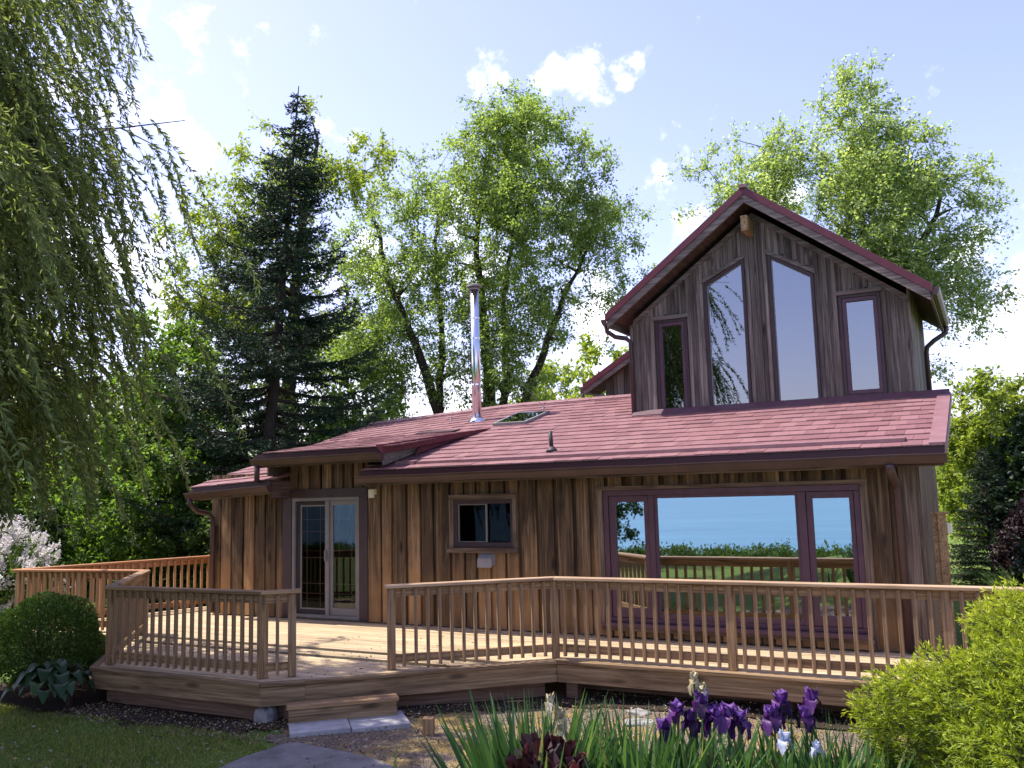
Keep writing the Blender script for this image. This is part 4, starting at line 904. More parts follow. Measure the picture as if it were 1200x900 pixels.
# ------------------------------------------------------------------ plants
def grow(name, label, cat, stems, env, nclump, leaf, mat, seed, group=None, per=90, cr=.5, bark='bark', gap=.0, wind=(0, 0, 0), tip=.010, droop=.35, twig_n=6, rad_pow=2.3, shell=2.0, r_gain=1.0, aspect=.62):
    """tree: given main stems (polylines with end radii), attach clump branches through the crown envelope, then leaves on twigs"""
    rng = np.random.RandomState(seed); wind = np.array(wind, float)
    nodes = []; par = []; minr = []
    for poly, r0, r1 in stems:
        poly = np.array(poly, float); prev = -1; tot = len(poly)
        for a in range(tot - 1):
            seg = np.linalg.norm(poly[a + 1] - poly[a]); k = max(1, int(seg / .45))
            for q in range(k + (1 if a == tot - 2 else 0)):
                t = q / k; p = poly[a] * (1 - t) + poly[a + 1] * t; f = (a + t) / (tot - 1)
                nodes.append(p + rng.normal(size=3) * .03); par.append(prev); minr.append(r0 + (r1 - r0) * f); prev = len(nodes) - 1
    env = np.array(env, float); wts = env[:, 3] * env[:, 4] * env[:, 5]; wts = wts / wts.sum()
    pts = []
    while len(pts) < nclump:
        e = env[rng.choice(len(env), p=wts)]; d = unit(rng.normal(size=3)); r = rng.uniform() ** (1 / (3 * shell / 2))
        p = e[:3] + d * r * e[3:6]
        if gap:
            q = math.sin(p[0] * 1.9 + seed) + math.sin(p[1] * 1.7 + 2 * seed) + math.sin(p[2] * 2.1 + p[0] * .7)
            if q < gap - 1.2 and rng.uniform() < .85: continue
        pts.append(p)
    pts = np.array(pts); st0 = np.array(nodes)
    dd = np.array([np.min(np.linalg.norm(st0 - p, axis=1)) for p in pts]); pts = pts[np.argsort(dd)]
    N = np.zeros((len(nodes) + len(pts) * 9, 3)); N[:len(nodes)] = nodes; cnt = len(nodes); tips = []; tdir = []
    for p in pts:
        A = N[:cnt]; v = p - A; d = np.linalg.norm(v, axis=1); cost = d + .7 * np.maximum(0, .25 * d - v[:, 2])
        j = int(np.argmin(cost)); L = d[j]; k = int(min(8, max(1, L / .5))); prev = j; base = A[j].copy()
        side = rng.normal(size=3) * .12 * L
        for q in range(1, k + 1):
            t = q / k; w = math.sin(math.pi * t)
            N[cnt] = base + (p - base) * t + side * w * .5 + np.array([0, 0, .08 * L * w]); par.append(prev); minr.append(tip); prev = cnt; cnt += 1
        tips.append(prev); tdir.append(unit(p - base))
    N = N[:cnt]; par = np.array(par); rad = np.zeros(cnt); acc_ = np.zeros(cnt)
    for i in range(cnt - 1, -1, -1):
        r = max(acc_[i] ** (1 / rad_pow) * r_gain, tip * .8); 
        r = max(r, minr[i]) if minr[i] > tip else r
        rad[i] = min(r, max(minr[i], .12 if minr[i] <= tip else minr[i]))
        if par[i] >= 0: acc_[par[i]] += rad[i] ** rad_pow
    e = np.where(par >= 0)[0]
    root = empty(name, tuple(stems[0][0][0]), label, cat, group)
    V, F = frusta(N[par[e]], N[e], rad[par[e]] * .98, rad[e] , 6)
    o = np_mesh('trunk', V, F, M[bark], smooth=True); o.parent = root; o.location = -Vector(root.location)
    T = N[tips]; TD = np.array(tdir); n = len(T)
    # twigs and leaves
    tw = np.repeat(np.arange(n), twig_n); d = unit(TD[tw] * .7 + rng.normal(size=(len(tw), 3)) + np.array([0, 0, .15]) + wind)
    Ltw = cr * rng.uniform(.5, 1.25, len(tw)); base = T[tw]; end = base + d * Ltw[:, None] + np.array([0, 0, -1.]) * (droop * .35 * Ltw ** 2)[:, None] + wind * .25 * Ltw[:, None]
    V, F = frusta(base, end, np.full(len(tw), .006), np.full(len(tw), .003), 3)
    o = np_mesh('twigs', V, F, M['twig']); o.parent = root; o.location = -Vector(root.location)
    lp = max(1, per // twig_n); tl = np.repeat(np.arange(len(tw)), lp); t = rng.uniform(.1, 1.05, len(tl))
    P = base[tl] + (end - base)[tl] * t[:, None] + rng.normal(size=(len(tl), 3)) * cr * .12
    D = unit((end - base)[tl]) * .5 + rng.normal(size=(len(tl), 3)) * .75 + np.array([0, 0, -droop]) + wind
    Ls = leaf * rng.uniform(.6, 1.25, len(tl))
    V, F = leaf_arrays(P, D, Ls, Ls * aspect, rng, flat=np.array([0, 0, 1.]))
    o = np_mesh('crown', V, F, M[mat]); o.parent = root; o.location = -Vector(root.location)
    return root

G0 = -.45
# broad maple behind the chimney
grow('maple_tree', 'broad leafy maple with several dark leaning trunks behind the steel chimney', 'tree',
     [([(-14.3, 11.6, G0), (-14.55, 11.4, 2.5), (-14.75, 11.2, 4.5), (-15.35, 10.9, 6.6), (-16.0, 10.4, 8.6), (-16.3, 10.2, 10.5)], .24, .05),
      ([(-13.5, 12.0, G0), (-13.4, 12.0, 4.6), (-13.5, 12.0, 7.0), (-13.7, 11.9, 9.5), (-13.4, 12.1, 12.5)], .26, .04),
      ([(-13.2, 12.0, 3.5), (-12.9, 12.2, 5.5), (-13.0, 12.3, 8.0), (-12.5, 12.4, 11.0)], .15, .04),
      ([(-12.9, 12.3, G0), (-12.5, 12.5, 4.6), (-11.9, 12.8, 6.3), (-11.3, 13.1, 8.0), (-10.3, 13.5, 10.0)], .19, .04),
      ([(-14.75, 11.2, 4.5), (-14.7, 11.4, 6.5), (-14.9, 11.4, 9.0), (-14.9, 11.5, 11.0)], .12, .04)],
     [(-13.0, 12.2, 10.8, 3.9, 3.0, 3.6), (-15.7, 10.5, 8.2, 2.2, 2.0, 3.4), (-10.6, 13.3, 9.6, 2.3, 2.2, 3.0), (-13.3, 12, 6.4, 3.2, 2.6, 2.2), (-12.4, 12.3, 12.6, 2.6, 2, 2.0), (-16.6, 10, 6.0, 1.5, 1.6, 1.8)],
     880, .105, 'maple', 7, per=126, cr=.60, gap=.7, r_gain=.8, shell=1.4)
# tree behind the dormer
grow('maple_tree', 'tall pale green windblown tree rising behind the gable dormer', 'tree',
     [([(-3.0, 14.0, G0), (-3.0, 14, 4), (-3.1, 14, 8.0), (-2.7, 14, 11.4)], .34, .05), ([(-3.0, 14, 4), (-1.6, 14.2, 7.5), (-.6, 14.2, 9.5)], .2, .05), ([(-3.0, 14, 4), (-4.6, 13.8, 8), (-5.6, 13.6, 10.3)], .2, .05)],
     [(-3.0, 14.0, 9.6, 3.2, 2.6, 2.9), (-1.6, 14.1, 8.9, 2.4, 2.4, 3.0), (-5.4, 13.6, 9.6, 1.8, 2.0, 2.4), (-2.5, 14, 12.0, 1.3, 1.3, 1.5), (-.5, 14.2, 7.4, 1.4, 1.6, 2.4), (-6.6, 13.2, 10.6, .9, 1.0, 1.2), (-2.2, 14, 7, 2.4, 2, 2.5)],
     680, .105, 'maple_light', 12, per=130, cr=.58, gap=.9, wind=(.35, .15, .05), shell=1.6)
# pale tree behind the spruce
grow('maple_tree', 'pale yellow-green leafy tree showing on both sides behind the dark spruce', 'tree',
     [([(-21.5, 12, G0), (-21.5, 12, 6), (-21.3, 12.2, 11), (-20.8, 12.6, 15)], .36, .06), ([(-21.5, 12, 5), (-23.2, 10.9, 9), (-24, 10.4, 11)], .2, .05)],
     [(-21.3, 12.2, 13.0, 2.6, 2.2, 3.2), (-23.4, 10.6, 10.4, 2.6, 2.2, 3.0), (-19.6, 13.6, 13.6, 1.4, 1.6, 2.0), (-22.5, 11.3, 7, 3, 2.4, 3), (-20.0, 13.4, 8, 2, 2, 3)],
     480, .15, 'yellowgreen', 17, per=96, cr=.64, gap=.7, shell=1.6)
# background trees and shrubs on the left
def shrub(name, label, cat, x, y, r, h, mat, seed, leaf=.12, n=220, per=100, cr=.4, group=None, z0=None, bark='bark', gap=.2, aspect=.62):
    g = zgf(x, y) if z0 is None else z0
    return grow(name, label, cat, [([(x, y, g), (x + .1, y, g + h * .45), (x, y + .1, g + h * .8)], .05 + h * .015, .02), ([(x, y, g), (x - r * .4, y, g + h * .5)], .04, .02), ([(x, y, g), (x + r * .4, y + .2, g + h * .5)], .04, .02)],
                [(x, y, g + h * .56, r, r, h * .46), (x - r * .35, y, g + h * .4, r * .75, r * .75, h * .36), (x + r * .4, y, g + h * .36, r * .7, r * .7, h * .33)], n, leaf, mat, seed, group, per, cr, bark=bark, gap=gap, aspect=aspect)
shrub('leafy_tree', 'bright green sunlit tree between the willow and the spruce', 'tree', -19.5, 4.6, 2.3, 7.2, 'bright', 31, n=330, leaf=.17, cr=.5)
shrub('leafy_tree', 'mid-green bushy tree behind the far deck railing', 'tree', -17.6, 2.2, 2.0, 4.0, 'bright', 32, n=260, leaf=.13)
shrub('leafy_tree', 'dark shaded tree behind the white lilac', 'tree', -25.0, 2.0, 2.6, 6.0, 'midgreen', 33, n=320, leaf=.16, cr=.5)
shrub('leafy_tree', 'olive-green tree at the left edge behind the hanging willow', 'tree', -25.5, -1.5, 2.6, 5.6, 'midgreen', 34, n=300, leaf=.16, cr=.5)
shrub('leafy_tree', 'yellow-green tree glimpsed through the lowest willow branches', 'tree', -26.0, 4.5, 3.0, 8.5, 'yellowgreen', 35, n=340, leaf=.2, cr=.6)
shrub('shrub', 'dense green shrub below the spruce beside the cottage', 'shrub', -15.2, 3.2, 1.3, 2.5, 'midgreen', 36, n=170, leaf=.11, cr=.35)
shrub('shrub', 'light green shrub under the far railing next to the cottage', 'shrub', -16.4, 4.6, 1.3, 2.9, 'bright', 37, n=180, leaf=.11, cr=.35)
shrub('shrub', 'dark twiggy shrub just behind the white lilac', 'shrub', -18.2, -.6, 1.5, 2.5, 'darkgreen', 38, n=170, leaf=.11, cr=.4)
shrub('leafy_tree', 'deep green tree standing right of the pale tree low behind the roof', 'tree', -18.5, 12.5, 2.2, 6.5, 'maple', 39, n=260, leaf=.19, cr=.5)
shrub('leafy_tree', 'dark-crowned tree on the lake bank, mirrored in the left pane of the large window', 'tree', -12.9, -16.6, 2.5, 7.0, 'midgreen', 47, n=300, leaf=.14, cr=.45)
# right background
shrub('leafy_tree', 'yellow-green tree beyond the right end of the roof', 'tree', .4, 18.6, 1.9, 5.6, 'yellowgreen', 41, n=330, leaf=.16, cr=.45)
shrub('leafy_tree', 'taller yellow-green tree at the right edge of view', 'tree', 2.6, 19.5, 2.2, 6.4, 'yellowgreen', 42, n=330, leaf=.16, cr=.5)
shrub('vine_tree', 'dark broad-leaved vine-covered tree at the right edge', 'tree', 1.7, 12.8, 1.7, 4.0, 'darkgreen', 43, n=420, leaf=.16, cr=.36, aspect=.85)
shrub('shrub', 'low dark purple-leaved shrub at the right edge behind the juniper', 'shrub', 1.0, 9.0, 1.0, 2.0, 'purpleleaf', 44, n=260, leaf=.10, cr=.3)
shrub('leafy_tree', 'pale green far tree seen between maple and dormer', 'tree', -17.5, 28.5, 4.0, 9.5, 'yellowgreen', 45, n=300, leaf=.28, cr=.8)

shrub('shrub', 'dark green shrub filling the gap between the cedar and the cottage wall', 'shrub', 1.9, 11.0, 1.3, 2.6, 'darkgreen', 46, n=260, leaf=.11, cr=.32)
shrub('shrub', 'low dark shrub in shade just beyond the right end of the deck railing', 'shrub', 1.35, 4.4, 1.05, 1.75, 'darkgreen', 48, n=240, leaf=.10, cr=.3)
def conifer(name, label, base, top, Rfun, mat, seed, whorl=.33, nb=7, z_start=1.5, twig=.14, needle=.10, droop=.18, bare=None, trunk_r=.2, dens=1.):
    rng = np.random.RandomState(seed); base = np.array(base, float); top = np.array(top, float); Hh = top[2] - base[2]
    root = empty(name, tuple(base), label, 'tree'); A = []; B_ = []; ra = []; rb = []; P = []; D = []; L = []; Wd = []
    z = z_start
    while z < Hh - .1:
        f = z / Hh; c0 = base + (top - base) * f; k = nb if f < .8 else 5
        for i in range(k):
            az = rng.uniform(0, 2 * math.pi); d = np.array([math.cos(az), math.sin(az), 0]); Lb = Rfun(f, az) * rng.uniform(.72, 1.12)
            if Lb < .08: continue
            rise = .55 - .75 * (1 - f); n = max(3, int(Lb / .22)); pts = []
            for q in range(n + 1):
                t = q / n; pts.append(c0 + d * Lb * t + np.array([0, 0, rise * .35 * Lb * t - droop * Lb * t * (1 - t) * 2.2 + .10 * Lb * t ** 3]) + rng.normal(size=3) * .012)
            pts = np.array(pts); r0 = .012 + .012 * Lb
            for q in range(n): A.append(pts[q]); B_.append(pts[q + 1]); ra.append(r0 * (1 - q / n) + .004); rb.append(r0 * (1 - (q + 1) / n) + .004)
            br = bare(f, az, rng) if bare else False
            t = .12 if f > .3 else .3
            while t < 1.0:
                p = pts[0] + 0; qf = t * n; qi = min(int(qf), n - 1); p = pts[qi] + (pts[qi + 1] - pts[qi]) * (qf - qi); fd = unit(pts[qi + 1] - pts[qi])
                for s in (-1, 1):
                    lat = np.cross(fd, [0, 0, 1.]) * s; td = unit(fd * .75 + lat * .75 + np.array([0, 0, -.22]) + rng.normal(size=3) * .15)
                    lt = min(.75, .42 * Lb * (1.05 - t) + .10) * rng.uniform(.6, 1.15)
                    if br and rng.uniform() < .75: 
                        A.append(p); B_.append(p + td * lt); ra.append(.005); rb.append(.003); continue
                    m_ = max(3, int(lt / .036 * dens)); tt = rng.uniform(0, 1, m_)
                    P.append(p + td * (lt * tt)[:, None]); D.append(td * .75 + rng.normal(size=(m_, 3)) * .42); L.append(needle * rng.uniform(.7, 1.2, m_)); Wd.append(np.full(m_, needle * .33))
                t += twig / Lb * rng.uniform(.8, 1.2)
        z += whorl * rng.uniform(.8, 1.2) * (1 if f < .75 else .6)
    n = 14
    for q in range(n):
        p = base + (top - base) * q / n; p2 = base + (top - base) * (q + 1) / n; A.append(p); B_.append(p2); ra.append(trunk_r * (1 - q / n) + .012); rb.append(trunk_r * (1 - (q + 1) / n) + .012)
    V, F = frusta(A, B_, np.array(ra), np.array(rb), 6); o = np_mesh('trunk', V, F, M['bark'], smooth=True); o.parent = root; o.location = -Vector(root.location)
    P = np.concatenate(P); D = np.concatenate(D); L = np.concatenate(L); Wd = np.concatenate(Wd)
    V, F = leaf_arrays(P, D, L, Wd, rng); o = np_mesh('crown', V, F, M[mat]); o.parent = root; o.location = -Vector(root.location)
    return root
def Rsp(f, az):
    r = np.interp(f, [0, .2, .38, .55, .7, .85, 1], [3.2, 3.3, 2.85, 2.1, 1.4, .78, .06])
    return r
conifer('spruce_tree', 'tall dark pointed spruce behind the left end of the cottage roof', (-15.42, 4.25, G0), (-14.72, 4.88, 12.4), Rsp, 'spruce', 5, z_start=2.0,
        bare=lambda f, az, rng: (math.cos(az - math.pi * .85) > .1 and f < .62 and rng.uniform() < .62), trunk_r=.2, dens=1.7)
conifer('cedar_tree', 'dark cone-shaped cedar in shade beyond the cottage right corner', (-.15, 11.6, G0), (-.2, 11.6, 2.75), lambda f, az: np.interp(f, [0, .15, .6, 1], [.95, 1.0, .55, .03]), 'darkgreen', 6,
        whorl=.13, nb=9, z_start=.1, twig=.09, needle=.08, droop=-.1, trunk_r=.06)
# ornamental grass tuft by the cedar
def blades(name, cx, cy_b, n, rad, h, w, mat, seed, lean=.5, label=None, cat=None, group=None, z=None, parent=None, arch=.35, up=None):
    rng = np.random.RandomState(seed); az = rng.uniform(0, 6.283, n); r = rad * np.sqrt(rng.uniform(0, 1, n))
    bx = cx + r * np.cos(az); by = cy_b + r * np.sin(az); bz = zg(bx, by) if z is None else np.full(n, z)
    d = np.stack([np.cos(az), np.sin(az), np.zeros(n)], 1) * (lean * (.3 + r / rad))[:, None] + rng.normal(size=(n, 3)) * .10 * (1, 1, 0)
    hh = h * rng.uniform(.62, 1.06, n); k = 5; V = np.empty((n, k, 2, 3)); P0 = np.stack([bx, by, bz], 1)
    face = rng.uniform(0, 6.283, n); sd = np.stack([np.cos(face), np.sin(face), np.zeros(n)], 1)
    for q in range(k):
        t = q / (k - 1); c = P0 + d * (hh * (t * .55 + arch * t * t))[:, None] + np.array([0, 0, 1.]) * (hh * t * (1 - .28 * arch * t * np.linalg.norm(d, axis=1)))[:, None]
        ww = w * (1 - t ** 2.6) * (.8 + .4 * t) * .5 + .0006
        V[:, q, 0] = c - sd * ww; V[:, q, 1] = c + sd * ww
    idx = np.arange(n * k * 2).reshape(n, k, 2); F = np.stack([idx[:, :-1, 0], idx[:, :-1, 1], idx[:, 1:, 1], idx[:, 1:, 0]], -1).reshape(-1, 4)
    o = np_mesh(name, V.reshape(-1, 3), F, M[mat], smooth=True); 
    if parent: o.parent = parent; o.location = -Vector(parent.location)
    return tag(o, label, cat, group)
blades('ornamental_grass', .45, 7.2, 260, .35, 1.0, .014, 'midgreen', 3, .6, 'tuft of arching green grass behind the railing at the right', 'grass tuft', arch=.6)

# ---- weeping willow
def willow():
    rng = np.random.RandomState(21); bx, by = -12.6, -8.7; g = zgf(bx, by); root = empty('willow_tree', (bx, by, g), 'large weeping willow with trailing narrow leaves overhanging the lawn at the left', 'tree')
    A = []; B_ = []; ra = []; rb = []; SP = []
    tr = np.array([(bx, by, g), (bx + .1, by, g + 1.6), (bx + .1, by + .1, g + 3.2)])
    for q in range(2): A.append(tr[q]); B_.append(tr[q + 1]); ra.append(.48 - .08 * q); rb.append(.48 - .08 * (q + 1))
    nl = 88
    for i in range(nl):
        az = 2 * math.pi * (i * .381966) + rng.uniform(-.2, .2); az = az if i % 2 else rng.uniform(-.4, 2.0); reach = rng.uniform(2.3, 5.75); hide = 2.3 < az % 6.2832 < 5.0 and i % 4 != 1; hgt = rng.uniform(3.0, 9.8) if i % 6 else rng.uniform(1.6, 3.6)
        if hide: continue
        d = np.array([math.cos(az), math.sin(az), 0]); n = 12; p0 = tr[2] - np.array([0, 0, rng.uniform(0, .9)]); prev = p0; pts = [p0]
        for q in range(1, n + 1):
            t = q / n; p = p0 + d * reach * (t ** .9) + np.array([0, 0, hgt * (1.6 * t - .75 * t * t)]) + rng.normal(size=3) * .07; pts.append(p)
            if q > n - 2: continue
            A.append(prev); B_.append(p); r0 = .04 + .010 * hgt; ra.append(r0 * (1 - (q - 1) / n) + .008); rb.append(r0 * (1 - q / n) + .008); prev = p
        for q in range(4, n + 1):
            for s in range(5):   # side branchlets carrying strands
                t = rng.uniform(); p = pts[q - 1] + (pts[q] - pts[q - 1]) * t; e = p + (d * rng.uniform(-.1, .45) + rng.normal(size=3) * (.38, .38, .18) - np.array([0, 0, .18])); A.append(p); B_.append(e); ra.append(.010); rb.append(.005)
                for u in range(3): SP.append(p + (e - p) * rng.uniform(.25, 1) + rng.normal(size=3) * .06)
    V, F = frusta(A, B_, np.array(ra), np.array(rb), 6); o = np_mesh('trunk', V, F, M['bark'], smooth=True); o.parent = root; o.location = -Vector(root.location)
    SP = np.array(SP); drift = np.array([.88, .47, 0]) * .34
    A = []; B_ = []; P = []; D = []
    for p in SP:
        Ls = rng.uniform(.8, 2.6); lowest = 1.3 + .5 * math.sin(p[0] * 2) 
        Ls = min(Ls, max(.3, p[2] - lowest)); n = max(2, int(Ls / .3)); a = p; dr = drift * rng.uniform(.3, 1.6) + rng.normal(size=3) * (.12, .12, 0)
        for q in range(n):
            t = (q + 1) / n; b = a + (np.array([0, 0, -1.]) * (.55 + .45 * t) + dr * (1.6 - t) + rng.normal(size=3) * .07) * (Ls / n); A.append(a); B_.append(b)
            m_ = 17; tt = rng.uniform(0, 1, m_)[:, None]; P.append(a + (b - a) * tt); D.append(unit(b - a) * .8 + rng.normal(size=(m_, 3)) * .42 + drift * .6); a = b
    V, F = frusta(A, B_, np.full(len(A), .0035), np.full(len(A), .003), 3); o = np_mesh('strands', V, F, M['willow_twig']); o.parent = root; o.location = -Vector(root.location)
    P = np.concatenate(P); D = np.concatenate(D); n = len(P); Ls = rng.uniform(.065, .125, n)
    V, F = leaf_arrays(P, D, Ls, Ls * .25, rng); o = np_mesh('crown', V, F, M['willow']); o.parent = root; o.location = -Vector(root.location)
    print('willow leaves', n)
willow()

# ---- clipped boxwood, hosta, lilac
def shell_bush(name, label, cat, c, r, n, leaf, mat, seed, lump=.10, bark=True, flowers=None):
    rng = np.random.RandomState(seed); c = np.array(c, float); r = np.array(r, float); d = unit(rng.normal(size=(n, 3))); d = d[d[:, 2] > -.55]; n = len(d)
    lum = 1 + lump * (np.sin(d[:, 0] * 7 + seed) * np.sin(d[:, 1] * 6 + 1) + np.sin(d[:, 2] * 8 + d[:, 0] * 5)) * .6
    rr_ = lum * (1 - .35 * rng.uniform(0, 1, n) ** 2.2); P = c + d * r * rr_[:, None]
    root = empty(name, (c[0], c[1], zgf(c[0], c[1])), label, cat)
    D = d + rng.normal(size=(n, 3)) * .7 + np.array([0, 0, .2]); Ls = leaf * rng.uniform(.6, 1.25, n); V, F = leaf_arrays(P, D, Ls, Ls * .6, rng)
    o = np_mesh('foliage', V, F, M[mat]); o.parent = root; o.location = -Vector(root.location)
    dd = unit(rng.normal(size=(60, 3))); dd[:, 2] = np.abs(dd[:, 2]); base = np.array([c[0], c[1], zgf(c[0], c[1])]); V, F = frusta(np.repeat(base[None], 60, 0) + rng.normal(size=(60, 3)) * (.06, .06, 0), c + dd * r * .85, np.full(60, .014), np.full(60, .004), 5)
    o = np_mesh('stems', V, F, M['twig']); o.parent = root; o.location = -Vector(root.location)
    if flowers:
        fm, k, size = flowers; d2 = unit(rng.normal(size=(k, 3)) + np.array([.2, -.6, .5])); l2 = 1 + lump * (np.sin(d2[:, 0] * 7 + seed) * np.sin(d2[:, 1] * 6 + 1) + np.sin(d2[:, 2] * 8 + d2[:, 0] * 5)) * .6
        C0 = c + d2 * r * (l2 * rng.uniform(.9, 1.06, k))[:, None]; axis = unit(d2 + np.array([0, 0, .6])); m_ = 46
        t = rng.uniform(0, 1, (k, m_)); off = rng.normal(size=(k, m_, 3)) * size * .28 * (1 - t[..., None] * .75); P = (C0[:, None] + axis[:, None] * (t * size * 1.5)[..., None] + off).reshape(-1, 3)
        D = rng.normal(size=P.shape); V, F = leaf_arrays(P, D, size * .28, size * .24, rng); o = np_mesh('blossom', V, F, M[fm]); o.parent = root; o.location = -Vector(root.location)
    return root
shell_bush('boxwood_shrub', 'round clipped dark green shrub at the left corner of the deck', 'shrub', (-11.06, -3.98, .12), (.72, .72, .64), 36000, .038, 'boxwood', 3)
shell_bush('lilac_bush', 'large lilac bush covered in white blossom at the left edge', 'bush', (-16.1, -1.95, .32), (1.65, 1.3, 1.22), 12000, .09, 'midgreen', 5, .16, flowers=('lilac_flower', 640, .16))
shell_bush('flowering_plant', 'low pink-flowered plant at the left edge below the lilac', 'plant', (-15.3, -2.3, -.15), (.5, .5, .4), 2500, .06, 'midgreen', 8, .12, flowers=('pink_flower', 90, .07))
def hosta():
    rng = np.random.RandomState(4); c = np.array([-10.12, -4.5, zgf(-10.1, -4.5)]); root = empty('hosta_plant', tuple(c), 'broad-leaved hosta at the foot of the round shrub by the deck', 'plant'); V = []; F = []
    for i in range(80):
        az = rng.uniform(0, 6.283); L = rng.uniform(.15, .26); r0 = rng.uniform(.05, .38); h0 = .46 * (1 - r0 / .75) + rng.uniform(0, .08)
        d = np.array([math.cos(az), math.sin(az), 0]); s = np.array([-d[1], d[0], 0]); b = c + d * r0 + np.array([0, 0, h0]); n = 7; q0 = len(V)
        for k in range(n):
            t = k / (n - 1); w = L * .36 * math.sin(math.pi * min(1, t * .93 + .07)) ** .8; p = b + d * L * t + np.array([0, 0, .10 * math.sin(t * 2.2) - .16 * t * t])
            V += [p - s * w + np.array([0, 0, w * .35]), p, p + s * w + np.array([0, 0, w * .35])]
        for k in range(n - 1):
            for j in (0, 1): F.append((q0 + k * 3 + j, q0 + k * 3 + j + 1, q0 + (k + 1) * 3 + j + 1, q0 + (k + 1) * 3 + j))
    o = np_mesh('leaves', np.array(V), np.array(F), M['hosta'], smooth=True); o.parent = root; o.location = -Vector(root.location)
hosta()
B = MB(); B.tube([(-9.98, -4.35, -.5), (-9.96, -4.33, -.2), (-9.9, -4.32, .05)], [.045, .035, .02], 8); tag(B.build('dead_stump', M['bark'], smooth=True), 'thin bare brown stem standing between hosta and deck corner', 'stem')

# ---- golden juniper in the right foreground
def juniper():
    rng = np.random.RandomState(9); c = np.array([1.22, -6.96, .44]); r = np.array([1.72, 1.3, 1.12]); g = zgf(1.0, -7.05); root = empty('juniper_bush', (c[0], c[1], g), 'spreading golden juniper bush in the right foreground', 'bush')
    n = 26000; d = unit(rng.normal(size=(n, 3))); d = d[(d[:, 2] > -.5) & (d[:, 0] < .45)]; n = len(d)
    lay = .075 * np.sin(d[:, 2] * 12 + d[:, 0] * 4 + 2 * np.sin(d[:, 1] * 5)) + .055 * np.sin(d[:, 0] * 13 + d[:, 1] * 11)
    dep = rng.uniform(0, 1, n) ** 2.2; rr_ = (1 + lay) * (1 - .38 * dep)
    P0 = c + d * r * rr_[:, None]; P0[:, 2] = np.maximum(P0[:, 2], g + .05)
    sd = unit(d * (1, 1, .35) + np.array([-.25, -.1, .30]) + rng.normal(size=(n, 3)) * .30); L = rng.uniform(.07, .165, n); tone0 = np.clip(.16 + .5 * (d[:, 2] * .75 + .25) + 1.5 * lay + rng.normal(size=n) * .10 - dep * .4, 0, 1)  # gold on top and at tips; darker green low down, in hollows and inside
    V, F = frusta(P0, P0 + sd * L[:, None], np.full(n, .003), np.full(n, .0012), 3); o = np_mesh('stems', V, F, M['twig']); o.parent = root; o.location = -Vector(root.location)
    k = 50; t = rng.uniform(0, 1, (n, k)) ** .85; q = np.floor(t * 9) / 9 + .02; az = q * 15.1 + rng.uniform(0, 6.28, (n, 1)); u = unit(np.cross(sd, rng.normal(size=(n, 3)))); w = np.cross(sd, u)
    sv = u[:, None] * np.cos(az)[..., None] + w[:, None] * np.sin(az)[..., None]; bd = sd[:, None] * .75 + sv * .66; bl = .075 * (1.05 - q * .75) * rng.uniform(0, 1, (n, k))
    P = P0[:, None] + sd[:, None] * (q * L[:, None])[..., None] + bd * bl[..., None]; D = bd + rng.normal(size=(n, k, 3)) * .42
    LL = rng.uniform(.016, .034, (n, k)); V, F = leaf_arrays(P.reshape(-1, 3), D.reshape(-1, 3), LL.ravel(), .0064, rng, bend=.05)
    tone = np.clip(tone0[:, None] + (t - .5) * .35 + bl * 3.0, 0, 1).ravel(); tone = np.repeat(tone[:, None], 4, 1)
    o = np_mesh('foliage', V, F, M['juniper'], attr=tone.ravel()); o.parent = root; o.location = -Vector(root.location)
    dd = unit(rng.normal(size=(70, 3))); dd[:, 2] = np.abs(dd[:, 2]) * .8; V, F = frusta(np.repeat(np.array([[c[0], c[1], g]]), 70, 0) + rng.normal(size=(70, 3)) * (.08, .08, 0), c + dd * r * .75, np.full(70, .022), np.full(70, .006), 6)
    o = np_mesh('branches', V, F, M['bark']); o.parent = root; o.location = -Vector(root.location)
juniper()

# ---- iris bed
spots = [(-2.32, -7.04, .80), (-2.28, -7.22, .82), (-2.30, -6.90, .78), (-2.12, -7.12, .80), (-1.95, -6.92, .76), (-1.72, -7.02, .74), (-1.78, -6.80, .74), (-1.50, -6.82, .72), (-1.40, -7.0, .70), (-1.25, -6.72, .72), (-1.10, -6.92, .68),
         (-.98, -6.68, .70), (-.80, -6.84, .70), (-.66, -6.62, .74), (-2.15, -7.42, .74), (-1.6, -7.25, .62), (-1.05, -7.15, .6), (-.62, -6.95, .62)]
for i, (x, y, hgt) in enumerate(spots):
    blades('iris_clump', x, y, 84, .19, hgt + .09, .040, 'iris_leaf', 50 + i, .34, 'clump of upright sword-shaped green iris leaves in the front bed', 'iris', 'iris leaf clumps in the front bed', arch=.34)
blades('iris_clump', -3.02, -7.42, 9, .07, .62, .034, 'iris_leaf', 90, .6, 'small separate tuft of iris leaves at the path end of the bed', 'iris', arch=.35)
